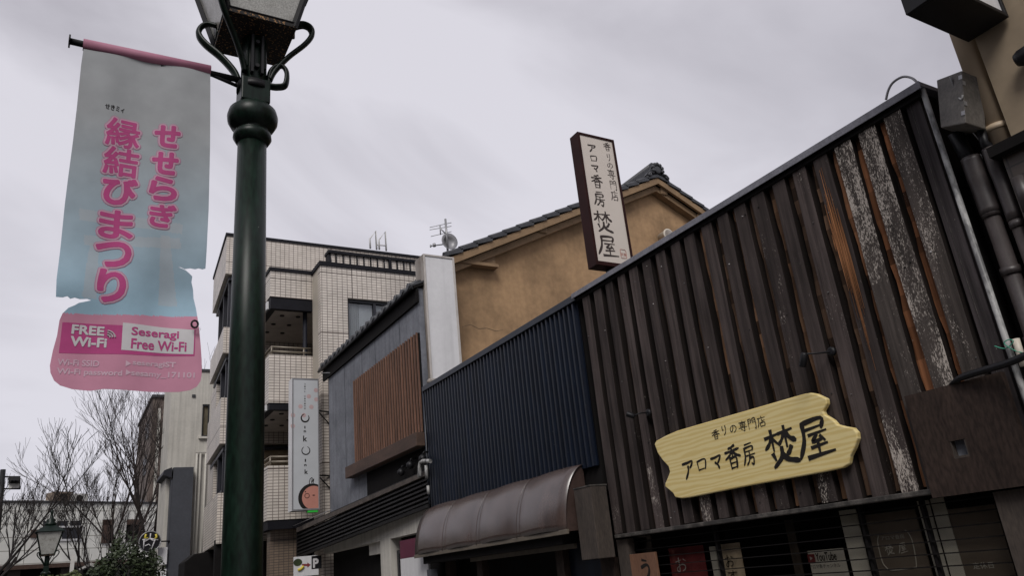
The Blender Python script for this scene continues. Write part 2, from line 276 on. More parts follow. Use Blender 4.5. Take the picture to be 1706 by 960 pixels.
# ------------------------------------------------------------------ mesh builder
class MB:
    def __init__(s): s.v = []; s.f = []; s.c = []; s.smooth = []
    def add(s, vs, fs, c=None, sm=False):
        o = len(s.v); s.v += [Vector(p) for p in vs]
        for f in fs: s.f.append(tuple(i+o for i in f)); s.c.append(c); s.smooth.append(sm)
        return s
    def hexa(s, p, c=None):      # 8 points: 0-3 one face, 4-7 the opposite one
        return s.add(p, [(3, 2, 1, 0), (4, 5, 6, 7), (0, 1, 5, 4), (1, 2, 6, 5), (2, 3, 7, 6), (3, 0, 4, 7)], c)
    def box(s, a, b, c=None):
        x0, x1 = sorted((a[0], b[0])); y0, y1 = sorted((a[1], b[1])); z0, z1 = sorted((a[2], b[2]))
        return s.hexa([(x0, y0, z0), (x1, y0, z0), (x1, y1, z0), (x0, y1, z0), (x0, y0, z1), (x1, y0, z1), (x1, y1, z1), (x0, y1, z1)], c)
    def slab(s, quad, dv, c=None):     # quad extruded along dv
        q = [Vector(p) for p in quad]; dv = Vector(dv)
        return s.hexa(q + [p+dv for p in q], c)
    def prism(s, poly, dv, c=None):    # planar polygon extruded along dv
        n = len(poly); q = [Vector(p) for p in poly]; dv = Vector(dv)
        fs = [tuple(range(n)), tuple(range(2*n-1, n-1, -1))] + [(i, (i+1) % n, n+(i+1) % n, n+i) for i in range(n)]
        return s.add(q+[p+dv for p in q], fs, c)
    def tube(s, pts, r, n=8, caps=True, c=None, flat=None):
        pts = [Vector(p) for p in pts]; rs = r if isinstance(r, (list, tuple)) else [r]*len(pts)
        o = len(s.v); prev = None
        for i, p in enumerate(pts):
            t = (pts[min(i+1, len(pts)-1)] - pts[max(i-1, 0)])
            t = t.normalized() if t.length > 1e-9 else Vector((0, 0, 1))
            if prev is None:
                a = Vector((0, 0, 1)) if abs(t.z) < .9 else Vector((1, 0, 0)); a = t.cross(a).normalized()
            else:
                a = prev - t*prev.dot(t); a = a.normalized() if a.length > 1e-6 else t.orthogonal().normalized()
            prev = a; b = t.cross(a)
            for k in range(n):
                an = 2*math.pi*k/n; s.v.append(p + (a*math.cos(an)*(flat[0] if flat else 1) + b*math.sin(an)*(flat[1] if flat else 1))*rs[i])
        for i in range(len(pts)-1):
            for k in range(n):
                s.f.append((o+i*n+k, o+i*n+(k+1) % n, o+(i+1)*n+(k+1) % n, o+(i+1)*n+k)); s.c.append(c); s.smooth.append(n > 4)
        if caps:
            s.f.append(tuple(o+k for k in range(n-1, -1, -1))); s.c.append(c); s.smooth.append(False)
            e = o+(len(pts)-1)*n; s.f.append(tuple(e+k for k in range(n))); s.c.append(c); s.smooth.append(False)
        return s
    def lathe(s, prof, at=(0, 0, 0), axis='Z', n=24, sm=True):
        o = len(s.v); at = Vector(at)
        for (r, h) in prof:
            for k in range(n):
                a = 2*math.pi*k/n
                d = {'Z': (math.cos(a)*r, math.sin(a)*r, h), 'Y': (math.cos(a)*r, h, math.sin(a)*r), 'X': (h, math.cos(a)*r, math.sin(a)*r)}[axis]
                s.v.append(at+Vector(d))
        for i in range(len(prof)-1):
            for k in range(n):
                s.f.append((o+i*n+k, o+i*n+(k+1) % n, o+(i+1)*n+(k+1) % n, o+(i+1)*n+k)); s.c.append(None); s.smooth.append(sm)
        s.f.append(tuple(o+k for k in range(n-1, -1, -1))); s.c.append(None); s.smooth.append(False)
        e = o+(len(prof)-1)*n; s.f.append(tuple(e+k for k in range(n))); s.c.append(None); s.smooth.append(False)
        return s
    def build(s, name, m, parent=None, bev=0, attr=False, solid=0, fixn=True, weld=False):
        base = Vector((0, 0, 0)); q = parent
        while q is not None: base += q.location; q = q.parent
        me = bpy.data.meshes.new(name); me.from_pydata([tuple(p-base) for p in s.v], [], s.f); me.update()
        for p, sm in zip(me.polygons, s.smooth): p.use_smooth = sm
        if weld:
            bm = bmesh.new(); bm.from_mesh(me); bmesh.ops.remove_doubles(bm, verts=bm.verts, dist=.0004); bm.to_mesh(me); bm.free()
        if fixn:
            bm = bmesh.new(); bm.from_mesh(me); bmesh.ops.recalc_face_normals(bm, faces=bm.faces); bm.to_mesh(me); bm.free()
        if attr:
            a = me.attributes.new('tone', 'FLOAT_COLOR', 'CORNER')
            for p, c in zip(me.polygons, s.c):
                cc = c if c is not None else (.05, .05, .05, 0)
                for li in p.loop_indices: a.data[li].color = cc
        me.materials.append(M[m] if isinstance(m, str) else m)
        o = bpy.data.objects.new(name, me); col.objects.link(o)
        if parent is not None: o.parent = parent
        if bev:
            b = o.modifiers.new('bevel', 'BEVEL'); b.width = bev; b.segments = 2; b.limit_method = 'ANGLE'; b.angle_limit = R(40)
        return o

def tag(o, label=None, cat=None, group=None, kind=None):
    if label: o['label'] = label
    if cat: o['category'] = cat
    if group: o['group'] = group
    if kind: o['kind'] = kind
    return o
def thing(name, loc, label, cat, group=None):
    o = bpy.data.objects.new(name, None); o.empty_display_size = .2; col.objects.link(o); o.location = loc
    return tag(o, label, cat, group)
def bx(a, b, name, m, parent=None, bev=0): return MB().box(a, b).build(name, m, parent, bev)
def children(o): return [c for c in bpy.data.objects if c.parent == o]
def copy_tree(o, parent=None):
    c = o.copy(); col.objects.link(c)
    if parent is not None: c.parent = parent
    for ch in children(o): copy_tree(ch, c)
    return c
def wallY(mb, y0, y1, x0, x1, z0, z1, holes=()):     # wall lying in a Y plane, holes = (x0,x1,z0,z1)
    xs = sorted({x0, x1, *[h[0] for h in holes], *[h[1] for h in holes]}); zs = sorted({z0, z1, *[h[2] for h in holes], *[h[3] for h in holes]})
    for i in range(len(xs)-1):
        for j in range(len(zs)-1):
            cx, cz = (xs[i]+xs[i+1])/2, (zs[j]+zs[j+1])/2
            if any(h[0] < cx < h[1] and h[2] < cz < h[3] for h in holes): continue
            mb.box((xs[i], y0, zs[j]), (xs[i+1], y1, zs[j+1]))
    return mb
def smooth_path(p, k=6):
    if len(p) < 3: return [Vector(q) for q in p]
    p = [Vector(q) for q in p]; q = [p[0]] + p + [p[-1]]; o = []
    for i in range(1, len(q)-2):
        for j in range(k):
            t = j/k; a, b, c, d = q[i-1], q[i], q[i+1], q[i+2]
            o.append(.5*((2*b) + (c-a)*t + (2*a-5*b+4*c-d)*t*t + (3*b-a-3*c+d)*t**3))
    o.append(p[-1]); return o

# ------------------------------------------------------------------ lettering
class Frame:
    def __init__(s, U, V, Nn): s.U, s.V, s.N = Vector(U), Vector(V), Vector(Nn)
FX = Frame((0, -1, 0), (0, 0, 1), (-1, 0, 0))     # walls that face the street
FY = Frame((1, 0, 0), (0, 0, 1), (0, -1, 0))      # walls that face the viewer
def text_geo(body):
    c = bpy.data.curves.new('lettering', 'FONT'); c.body = body; c.resolution_u = 4
    o = bpy.data.objects.new('lettering', c); col.objects.link(o)
    me = bpy.data.meshes.new_from_object(o.evaluated_get(bpy.context.evaluated_depsgraph_get()))
    vs = [v.co.copy() for v in me.vertices]; fs = [tuple(p.vertices) for p in me.polygons]
    bpy.data.objects.remove(o); bpy.data.curves.remove(c); bpy.data.meshes.remove(me)
    x0 = min(v.x for v in vs); x1 = max(v.x for v in vs); y0 = min(v.y for v in vs); y1 = max(v.y for v in vs)
    return [((v.x-x0)/max(x1-x0, 1e-6)-.5, (v.y-y0)/max(y1-y0, 1e-6)-.5) for v in vs], fs
def put_text(mb, body, at, cx, cy, wpx, hpx, F, d=.002, grow=0, shear=0, warp=None, slope=0):
    """fit text into a box given in photograph pixels on the surface reached by at(x, y)"""
    P0 = at(cx, cy); wv = (at(cx+wpx/2, cy+slope*wpx/2)-at(cx-wpx/2, cy-slope*wpx/2)).dot(F.U); hv = (at(cx, cy-hpx/2)-at(cx, cy+hpx/2)).dot(F.V)
    vs, fs = text_geo(body)
    if warp:        # split long triangles so the print follows the folds of the cloth
        st = [tuple(vs[i] for i in f) for f in fs]; tri = []
        while st:
            t3 = st.pop()
            if len(t3) > 3: st += [(t3[0], t3[i], t3[i+1]) for i in range(1, len(t3)-1)]; continue
            L3 = [math.hypot((t3[(i+1) % 3][0]-t3[i][0])*wv, (t3[(i+1) % 3][1]-t3[i][1])*hv) for i in range(3)]; k = L3.index(max(L3))
            if L3[k] < .011: tri.append(t3); continue
            a3, b3, c3 = t3[k], t3[(k+1) % 3], t3[(k+2) % 3]; m3 = ((a3[0]+b3[0])/2, (a3[1]+b3[1])/2); st += [(a3, m3, c3), (m3, b3, c3)]
        vs = [p for t3 in tri for p in t3]; fs = [(3*i, 3*i+1, 3*i+2) for i in range(len(tri))]
    offs = [(0, 0)] if not grow else [(0, 0)] + [(grow*math.cos(a*math.pi/6), grow*math.sin(a*math.pi/6)) for a in range(12)]
    for i, (ox, oy) in enumerate(offs):
        pts = []
        for (a, b) in vs:
            p = P0 + F.U*(a*wv+ox) + F.V*(b*hv+shear*a*hv+oy) + F.N*(d+.00004*i)
            if warp: p = p + F.N*warp(p)
            pts.append(p)
        mb.add(pts, fs)
    return mb
G = {  # brush strokes on a 100 x 100 square, y down: each stroke is (points, width)
 'ア': [([(8, 22), (55, 18), (88, 14), (84, 30), (66, 46)], 11), ([(52, 36), (48, 62), (22, 98)], 12)],
 'ロ': [([(14, 20), (20, 92)], 12), ([(14, 22), (88, 12), (80, 86)], 12), ([(20, 88), (82, 80)], 11)],
 'マ': [([(6, 24), (50, 20), (92, 12), (86, 32), (58, 64)], 12), ([(40, 52), (62, 70), (70, 92)], 13)],
 '香': [([(70, 2), (50, 8), (30, 13)], 8), ([(6, 28), (50, 24), (94, 18)], 8), ([(49, 8), (50, 50)], 9), ([(46, 27), (32, 42), (4, 56)], 8), ([(54, 26), (70, 40), (97, 50)], 10),
        ([(30, 54), (33, 98)], 8), ([(30, 56), (70, 52), (68, 96)], 8), ([(34, 75), (66, 72)], 7), ([(34, 95), (66, 92)], 7)],
 'り': [([(26, 8), (22, 34), (28, 52), (38, 42)], 10), ([(72, 4), (76, 44), (64, 78), (40, 98)], 11)],
 'の': [([(54, 16), (46, 54), (26, 84), (10, 66), (18, 34), (50, 14), (82, 24), (92, 54), (76, 82), (54, 94)], 9)],
 '専': [([(8, 12), (92, 8)], 7), ([(50, 0), (50, 56)], 8), ([(22, 22), (24, 50)], 7), ([(22, 22), (78, 20), (76, 49)], 7), ([(24, 36), (76, 34)], 6), ([(24, 50), (76, 48)], 6), ([(2, 63), (98, 59)], 8), ([(66, 54), (66, 94), (52, 90)], 8), ([(28, 72), (42, 84)], 8)],
 '門': [([(8, 8), (10, 98)], 8), ([(8, 9), (42, 7), (41, 40)], 7), ([(11, 24), (40, 22)], 6), ([(11, 41), (40, 39)], 6), ([(58, 6), (58, 39)], 7), ([(58, 7), (92, 5), (92, 96), (80, 90)], 8), ([(60, 22), (90, 20)], 6), ([(60, 39), (90, 37)], 6)],
 '店': [([(52, 0), (54, 12)], 9), ([(10, 18), (92, 13)], 8), ([(20, 18), (18, 60), (2, 96)], 9), ([(54, 26), (55, 58)], 8), ([(56, 42), (84, 38)], 7), ([(32, 60), (35, 96)], 8), ([(32, 61), (82, 57), (78, 92)], 8), ([(36, 91), (78, 88)], 7)],
 '房': [([(30, 6), (80, 1)], 8), ([(20, 22), (84, 16), (82, 36)], 8), ([(22, 22), (20, 62), (2, 96)], 9), ([(24, 38), (82, 34)], 7), ([(56, 42), (57, 52)], 8), ([(28, 57), (96, 52)], 8), ([(56, 56), (48, 78), (26, 98)], 8), ([(50, 70), (82, 67), (76, 98), (62, 92)], 8)],
 '焚': [([(6, 22), (46, 16)], 9), ([(27, 4), (27, 56)], 9), ([(26, 20), (16, 38), (2, 50)], 8), ([(29, 26), (44, 42)], 9), ([(50, 16), (92, 10)], 9), ([(70, 0), (70, 52)], 9), ([(69, 14), (58, 32), (46, 44)], 8), ([(72, 18), (84, 32), (98, 40)], 11),
        ([(22, 66), (27, 80)], 11), ([(82, 54), (74, 66), (66, 72)], 10), ([(52, 52), (48, 76), (20, 99)], 10), ([(50, 68), (66, 84), (97, 92)], 12)],
 '屋': [([(22, 8), (80, 2), (76, 26)], 9), ([(26, 26), (76, 20)], 8), ([(23, 8), (20, 52), (0, 94)], 10), ([(36, 40), (86, 34)], 8), ([(58, 42), (44, 58), (72, 54)], 8), ([(68, 46), (78, 58)], 9), ([(38, 72), (82, 66)], 9), ([(58, 58), (58, 92)], 9), ([(24, 96), (98, 88)], 11)],
 'お': [([(8, 28), (52, 22)], 7), ([(34, 4), (34, 88), (14, 84), (18, 66), (56, 52), (82, 64), (80, 84), (58, 94)], 7), ([(72, 20), (90, 34)], 7)],
 'う': [([(30, 2), (62, 10)], 16), ([(18, 36), (60, 28), (78, 44), (70, 74), (36, 99)], 16)],
}
def put_brush(mb, ch, at, cx, cy, wpx, hpx, F, d=.002, depth=.001, slope=0, fat=1):
    P0 = at(cx, cy); wv = (at(cx+wpx/2, cy+slope*wpx/2)-at(cx-wpx/2, cy-slope*wpx/2)).dot(F.U); hv = (at(cx, cy-hpx/2)-at(cx, cy+hpx/2)).dot(F.V)
    sk = (at(cx+wpx/2, cy+slope*wpx/2)-at(cx-wpx/2, cy-slope*wpx/2)).dot(F.V)
    rr = random.Random(ord(ch)*7+int(cx))
    for si, (pts, wd) in enumerate(G[ch]):
        path = smooth_path([(a/100-.5, .5-b/100, 0) for a, b in pts], 5)
        path = [Vector((p.x*wv, p.y*hv+p.x*sk, 0)) for p in path]
        wr = wd/100*min(wv, hv)*.5*fat*(1.12)
        n = len(path); L = []; Rr = []
        for i, p in enumerate(path):
            t = path[min(i+1, n-1)]-path[max(i-1, 0)]; t.normalize(); nn = Vector((-t.y, t.x, 0))
            u = i/(n-1); prof = (1.1-.25*math.sin(u*math.pi)+.12*math.sin(u*9+si)) * (1-.35*max(0, u-.8)/.2)
            if i == 0: p = p - t*wr*.5; prof *= .72
            if i == n-1: p = p + t*wr*.5; prof *= .6
            L.append(p+nn*wr*prof); Rr.append(p-nn*wr*prof)
        W = lambda q, dd: P0 + F.U*q.x + F.V*q.y + F.N*dd
        top = d+depth+.00006*si
        vs = [W(q, top) for q in L] + [W(q, top) for q in Rr] + [W(q, d) for q in L] + [W(q, d) for q in Rr]
        fs = []
        for i in range(n-1):
            fs += [(i, i+1, n+i+1, n+i), (i, 2*n+i, 2*n+i+1, i+1), (n+i, n+i+1, 3*n+i+1, 3*n+i)]
        fs += [(0, n, 3*n, 2*n), (n-1, 3*n-1, 4*n-1, 2*n-1)]
        mb.add(vs, fs)
    return mb
def sheet(outline, step, to3, colf=None, thick=.0015, nrm=Vector((0, -1, 0))):
    """triangulated sheet from a 2D outline, mapped to 3D by to3(u, v), with a back face"""
    vs = [Vector(p) for p in outline]; n = len(vs); ed = [(i, (i+1) % n) for i in range(n)]
    x0 = min(p.x for p in vs); x1 = max(p.x for p in vs); y0 = min(p.y for p in vs); y1 = max(p.y for p in vs)
    g = []
    y = y0+step/2
    while y < y1:
        x = x0+step/2
        while x < x1: g.append(Vector((x+random.uniform(-.1, .1)*step, y+random.uniform(-.1, .1)*step))); x += step
        y += step
    r = delaunay_2d_cdt(vs+g, ed, [], 1, 1e-6)
    mb = MB(); V2, E2, F2 = r[0], r[1], r[2]; P3 = [to3(p.x, p.y) for p in V2]
    for f in F2:
        c = colf(sum(V2[i].x for i in f)/len(f), sum(V2[i].y for i in f)/len(f)) if colf else None
        mb.f.append(tuple(f)); mb.c.append(c); mb.smooth.append(True)
    mb.v = list(P3); o = len(P3); mb.v += [p-nrm*thick for p in P3]
    for f in F2: mb.f.append(tuple(i+o for i in reversed(f))); mb.c.append(colf(sum(V2[i].x for i in f)/len(f), sum(V2[i].y for i in f)/len(f)) if colf else None); mb.smooth.append(True)
    return mb

# ================================================================== SETTING
def struct(o): o['kind'] = 'structure'; return o
struct(MB().add([(-400, -200, 0), (400, -200, 0), (400, 600, 0), (-400, 600, 0)], [(0, 1, 2, 3)]).build('ground', 'asphalt'))
struct(MB().box((1.6, -12, .004), (60, 24, .13)).build('pavement', 'paving'))
struct(MB().box((1.45, -12, .004), (1.597, 24, .135)).build('kerb', 'kerb'))
struct(MB().box((-3.5, -12, .004), (1.1, -9, .13)).build('traffic_island', 'paving'))

# ================================================================== WOODEN SHOP (dark plank front)
WX = 5.0
shop = thing('wooden_shop', (WX, 4.6, .13), 'low shop with a front of dark charred vertical planks behind the yellow wooden name board', 'building')
mb = MB(); mb.box((WX+.06, 2.42, 1.86), (WX+.2, 6.68, 4.47))
mb.box((WX+.2, 2.42, .13), (WX+3.2, 2.55, 4.37)); mb.box((WX+.201, 6.55, .13), (WX+3.2, 6.68, 4.37)); mb.box((WX+.201, 2.56, 2.3), (WX+2.49, 6.54, 2.36)); mb.box((WX+.06, 2.42, .13), (WX+.2, 2.74, 1.86)); mb.box((WX+.06, 6.45, .13), (WX+.2, 6.68, 1.86)); mb.box((WX+2.5, 2.55, .13), (WX+2.6, 6.68, 4.3))
mb.build('wall', 'dark', shop)
bx((WX+.06, 2.74, .13), (WX+.2, 6.45, .75), 'stall_riser', 'ply', shop)
cl = MB(); rp = random.Random(11)
y = 2.56; k = 0
pitch = .2165
board_y = []
while y < 6.66:
    board_y.append(y); y += pitch
for i, yb in enumerate(board_y):
    wd = .133*rp.uniform(.92, 1.1); j = rp.uniform(-.008, .008); t0 = rp.uniform(.65, 1.3)
    tilt = rp.uniform(-.006, .006)
    zt = 4.43+rp.uniform(-.01, .005); zb = 1.83+rp.uniform(-.012, .012)
    peel = {0: .9, 1: 1.0, 2: .86, 3: .45, 4: .3, 8: .28}.get(i, rp.choice([.0, .05, .12, .2]))
    base = Vector((.052, .041, .0385))*t0
    if i < 3: base = Vector((.06, .05, .045))
    # outer board in several lengths so its edges can wander
    seg = 9; pr = .038+rp.uniform(-.004, .004)
    for s in range(seg):
        za, zz = zb+(zt-zb)*s/seg, zb+(zt-zb)*(s+1)/seg
        def ed(q, side): return (yb+j+side*wd + tilt*(q-3.2) + .0035*math.sin(q*3.1+i*2+side))
        if s == 0: prev = [ed(za, 0), ed(za, 1)]
        nx = [ed(zz, 0), ed(zz, 1)]
        pe = {0: (.25, .2, .35, .4, .55, .7, .78, .82, .85), 1: (.95, .9, .85, .8, .82, .86, .86, .9, .92), 2: (.2, .15, .25, .4, .55, .75, .9, .98, 1.0), 3: (.5, .45, .3, .2, .2, .3, .35, .3, .3)}.get(i, (peel,)*9)[s]
        lowwear = max(0, .35-.2*s) if i % 3 == 0 else 0
        c = (base.x, base.y, base.z, min(1, pe+lowwear))
        cl.add([(WX-pr, prev[0], za), (WX-pr, prev[1], za), (WX-pr, nx[1], zz), (WX-pr, nx[0], zz),
                (WX+.035, prev[0], za), (WX+.035, prev[1], za), (WX+.035, nx[1], zz), (WX+.035, nx[0], zz)],
               [(0, 1, 2, 3)] + ([(0, 4, 5, 1)] if s == 0 else []) + ([(3, 2, 6, 7)] if s == seg-1 else []), c)
        q0, q1, q2, q3 = prev[0], prev[1], nx[1], nx[0]; cs = (.012, .009, .008, 0)          # charred sawn edges, black of the gap shadow put into the colour
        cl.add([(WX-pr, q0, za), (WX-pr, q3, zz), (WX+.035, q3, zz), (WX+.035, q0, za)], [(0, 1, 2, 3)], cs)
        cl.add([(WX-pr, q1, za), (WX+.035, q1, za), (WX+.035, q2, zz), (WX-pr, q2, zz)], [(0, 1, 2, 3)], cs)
        prev = nx
    # inner board seen in the gap between two outer boards
    ib = Vector((.062, .038, .025))*(rp.uniform(.7, 1.5) if i < 11 else rp.uniform(.3, .9))
    if i in (0, 1): ib = Vector((.15, .064, .03))
    if i == 2: ib = Vector((.13, .062, .032))
    if i in (5, 7, 9): ib = Vector((.1, .056, .032))
    if i == 3: ib = Vector((.08, .048, .03))
    cl.box((WX+.03, yb-.1, 1.84), (WX+.055, yb+.02, 4.43), (.016, .0115, .009, 0))  # near-black under-board, shadow of the gap put into its colour
    # waney edge of the under-board beside this plank: uneven width, bare brown wood
    ns = 22; tw0 = rp.uniform(.05, .066) if i < 11 else rp.uniform(.032, .052); ph_ = rp.uniform(0, 6); ya_ = yb+wd*.9
    def wn(q): return min(.078, tw0*(1+.13*math.sin(q*.6+ph_)+.07*math.sin(q*1.9+ph_*2)) + rp.uniform(-.003, .003))
    pw = wn(0); ib = ib*(1.55 if i < 11 else 1.3)
    for q in range(ns):
        z0_, z1_ = 1.85+2.57*q/ns, 1.85+2.57*(q+1)/ns; nw = wn(q+1); kk = rp.uniform(.6, 1.25)*(.35 if rp.random() < .12 else 1)
        cl.add([(WX-.004, ya_, z0_), (WX-.004, ya_, z1_), (WX+.004, yb+wd+nw, z1_), (WX+.004, yb+wd+pw, z0_)], [(0, 1, 2, 3)], (ib.x*kk, ib.y*kk, ib.z*kk, .05))
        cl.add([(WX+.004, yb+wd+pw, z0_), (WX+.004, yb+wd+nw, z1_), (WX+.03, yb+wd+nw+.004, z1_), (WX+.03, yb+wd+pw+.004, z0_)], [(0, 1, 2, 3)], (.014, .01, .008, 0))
        pw = nw
# pale nail heads and chips on the boards
for q in range(46):
    i_ = rp.randrange(len(board_y)); yy = board_y[i_]+rp.uniform(.02, .11); zz = rp.choice([1.95, 2.6, 3.3, 3.95, 4.3])+rp.uniform(-.05, .05); e_ = rp.uniform(.0025, .005)
    v_ = rp.choice([.02, .12, .4]); cl.box((WX-.0465, yy-e_, zz-e_), (WX-.03, yy+e_, zz+e_), (v_, v_*.97, v_*.95, 0))
# split-open orange heartwood strip
ro = random.Random(21)
for q in range(13):
    yo = 3.235+.0085*q; k0 = abs(q-6)/6; za = 2.72+.5*k0**1.2+ro.uniform(-.15, .2) if q < 6 else 2.95+.8*k0+ro.uniform(-.2, .2)
    zz = 4.3-.35*k0+ro.uniform(-.25, .1); wq_ = ro.uniform(.004, .0085); sh = .028
    cc = Vector((.3, .135, .06))*ro.uniform(.45, 1.15); px_ = WX-.0445-ro.uniform(0, .002)
    zm = (za+zz)/2; yc = yo+ro.uniform(-.003, .003)
    cl.add([(px_, yc, za), (px_, yc-wq_*.5, zm), (px_, yc+wq_*.5, zm), (px_, yc+.002, zz), (px_+.004, yc, za), (px_+.004, yc-wq_*.6, zm), (px_+.004, yc+wq_*.6, zm), (px_+.004, yc+.002, zz)],
           [(0, 2, 1), (1, 2, 3), (0, 1, 5, 4), (1, 3, 7, 5), (0, 4, 6, 2), (2, 6, 7, 3)], (cc.x, cc.y, cc.z, .05))
cl.box((WX-.012, 2.43, 1.84), (WX+.055, 2.535, 4.43), (.04, .034, .035, .1))
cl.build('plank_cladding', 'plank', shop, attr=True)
bx((WX-.0155, 2.5, 2.0), (WX-.0125, 2.503, 4.43), 'corner_bead', 'sill', shop)
# roof flashing along the top edge
mb = MB(); mb.box((WX-.075, 2.36, 4.465), (WX+.3, 6.74, 4.5)); mb.box((WX-.082, 2.36, 4.445), (WX-.0755, 6.74, 4.504)); fl = mb.build('roof_flashing', 'flash', shop, .004)
bx((WX-.05, 2.4, 4.41), (WX+.06, 6.7, 4.464), 'fascia', 'soffit', shop)
bx((WX+.301, 2.36, 4.38), (WX+3.3, 6.7, 4.47), 'roof', 'rooftile', shop)
c = smooth_path([AX(1476, 166, 4.95), AX(1480, 150, 4.95), AX(1488, 137, 4.95), AX(1503, 128, 4.95), AX(1517, 129, 4.95), AX(1526, 135, 4.95), AX(1531, 142, 4.95)])
MB().tube(c, .009, 6).build('cable_loop', 'galv', shop)
# drip sill under the planks
mb = MB(); mb.slab([(WX-.075, 2.5, 1.795), (WX-.075, 6.55, 1.795), (WX-.075, 6.55, 1.83), (WX-.075, 2.5, 1.83)], (.12, 0, 0)); mb.build('drip_sill', 'sill', shop, .006)
# brown panel with its square hole
mb = MB()
pa = AX(1515, 665, WX-.055); ph0 = AX(1568, 727, WX-.055); ph1 = AX(1607, 764, WX-.055)
hy0, hy1, hz0, hz1 = 2.77, 2.875, 1.985, 2.095
ys = [2.44, hy0, hy1, 3.09]; zs = [1.77, hz0, hz1, 2.44]
for a in range(3):
    for b in range(3):
        if a == 1 and b == 1: continue
        mb.box((WX-.095, ys[a], zs[b]), (WX-.047, ys[a+1], zs[b+1]))
pan = mb.build('brown_panel', 'ply', shop)
mb = MB(); mb.box((WX-.092, hy0+.0005, hz0+.0005), (WX-.047, hy0+.012, hz1-.0005)); mb.box((WX-.092, hy1-.006, hz0+.0005), (WX-.047, hy1-.0005, hz1-.0005)); mb.box((WX-.092, hy0+.012, hz0+.0005), (WX-.047, hy1-.006, hz0+.014))
mb.build('hole_lining', 'boxwood', pan)
bx((WX-.0465, hy0-.01, hz0-.01), (WX-.0425, hy1+.01, hz1+.01), 'hole_back', 'charcoal', pan)
# shop window
win = bx((WX+.1, 2.74, .75), (WX+.14, 2.8, 1.86), 'window_post', 'soffit', shop)
mb = MB()
for px in (1547, 1440, 1190): mb.box((WX+.05, AX(px, 890, WX+.05).y-.011, .75), (WX+.09, AX(px, 890, WX+.05).y+.011, 1.79))
for q in range(13): mb.box((WX+.035, 2.78, 1.735-q*.078), (WX+.049, 6.4, 1.743-q*.078))
mb.build('window_grille', 'soffit', shop)
bx((WX+.1, 2.8, .75), (WX+.106, 6.4, 1.79), 'window_pane', 'shopglass', shop)
bx((WX-.03, 2.52, .14), (WX+.06, 2.74, 1.76), 'corner_post', 'boxwood', shop)
bx((WX-.02, 6.42, .14), (WX+.06, 6.6, 1.78), 'corner_post', 'plank' if False else 'boxwood', shop)
# squat box column between the two shops
bc = thing('wooden_box', (WX-.1, 6.75, 1.5), 'plain dark wooden casing fixed beside the right end of the brown awning', 'box')
bx((WX-.245, 6.62, 1.62), (WX-.04, 6.93, 2.33), 'casing', 'boxwood', bc, .006)
bx((WX-.25, 6.615, 2.331), (WX-.035, 6.935, 2.345), 'lid', 'sill', bc)

# ---- things in the shop window
def wx(x, y): return AX(x, y, WX+.16)
def poster_quad(name, m, x0, y0, x1, y1, D, label, cat, group=None, thick=.004):
    a, b = AX(x0, y0, D), AX(x1, y1, D)
    t = thing(name, ((a.x+b.x)/2, (a.y+b.y)/2, min(a.z, b.z)), label, cat, group)
    return t, a, b
def hang(name, m, ya, yb, z0, z1, D, label, cat, wav=0):
    t = thing(name, (D, (ya+yb)/2, z0), label, cat)
    mb = MB(); n = 14
    for i in range(n):
        u0_, u1_ = i/n, (i+1)/n; f = lambda u: D+wav*math.sin(u*17)
        mb.add([(f(u0_), ya+(yb-ya)*u0_, z0), (f(u1_), ya+(yb-ya)*u1_, z0), (f(u1_), ya+(yb-ya)*u1_, z1), (f(u0_), ya+(yb-ya)*u0_, z1),
                (f(u0_)+.004, ya+(yb-ya)*u0_, z0), (f(u1_)+.004, ya+(yb-ya)*u1_, z0), (f(u1_)+.004, ya+(yb-ya)*u1_, z1), (f(u0_)+.004, ya+(yb-ya)*u0_, z1)],
               [(0, 1, 2, 3), (7, 6, 5, 4), (0, 4, 5, 1), (3, 2, 6, 7)], None, True)
    mb.build('sheet', m, t); return t
D1 = WX+.13
a1, a2 = AX(1113, 915, D1), AX(1172, 912, D1)
t = hang('shop_curtain', 'noren', a1.y, a2.y, .95, a1.z, D1, 'dark red cloth with a white character hanging in the shop window', 'curtain', .006)
put_brush(MB(), 'お', lambda x, y: AX(x, y, D1), 1136, 941, 19, 26, FX, .009, .0008, -.25).build('lettering', 'whiteprint', t)
a1, a2 = AX(1199, 908, D1), AX(1232, 905, D1)
t = hang('shop_curtain', 'norenbeige', a1.y, a2.y, .95, a1.z, D1, 'beige cloth with brown characters hanging in the shop window', 'curtain', .003)
mbx = put_brush(MB(), 'お', lambda x, y: AX(x, y, D1), 1216, 935, 15, 22, FX, .006, .0008, -.25)
put_text(mbx, 'す', lambda x, y: AX(x, y, D1), 1222, 960, 16, 18, FX, .007); mbx.build('lettering', 'ink', t)
a1 = AX(1181, 912, D1); a2 = AX(1191, 911, D1)
tag(bx((D1, a1.y, .95), (D1+.01, a2.y, a1.z), 'window_slip', 'greypanel'), 'narrow pale paper strip between the red and the beige cloth', 'paper strip')
D2 = WX-.02
a1, a2 = AX(1048, 925, D2), AX(1090, 920, D2)
t = thing('hanging_sign', (D2, (a1.y+a2.y)/2, 1.0), 'orange brown wooden plaque with a black brush character below the drip sill', 'sign')
bx((D2, a2.y, 1.0), (D2+.03, a1.y, a1.z), 'plaque', 'wood', t, .004)
put_brush(MB(), 'う', lambda x, y: AX(x, y, D2), 1076, 950, 20, 36, FX, .001, .001, -.2, .9).build('lettering', 'ink', t)
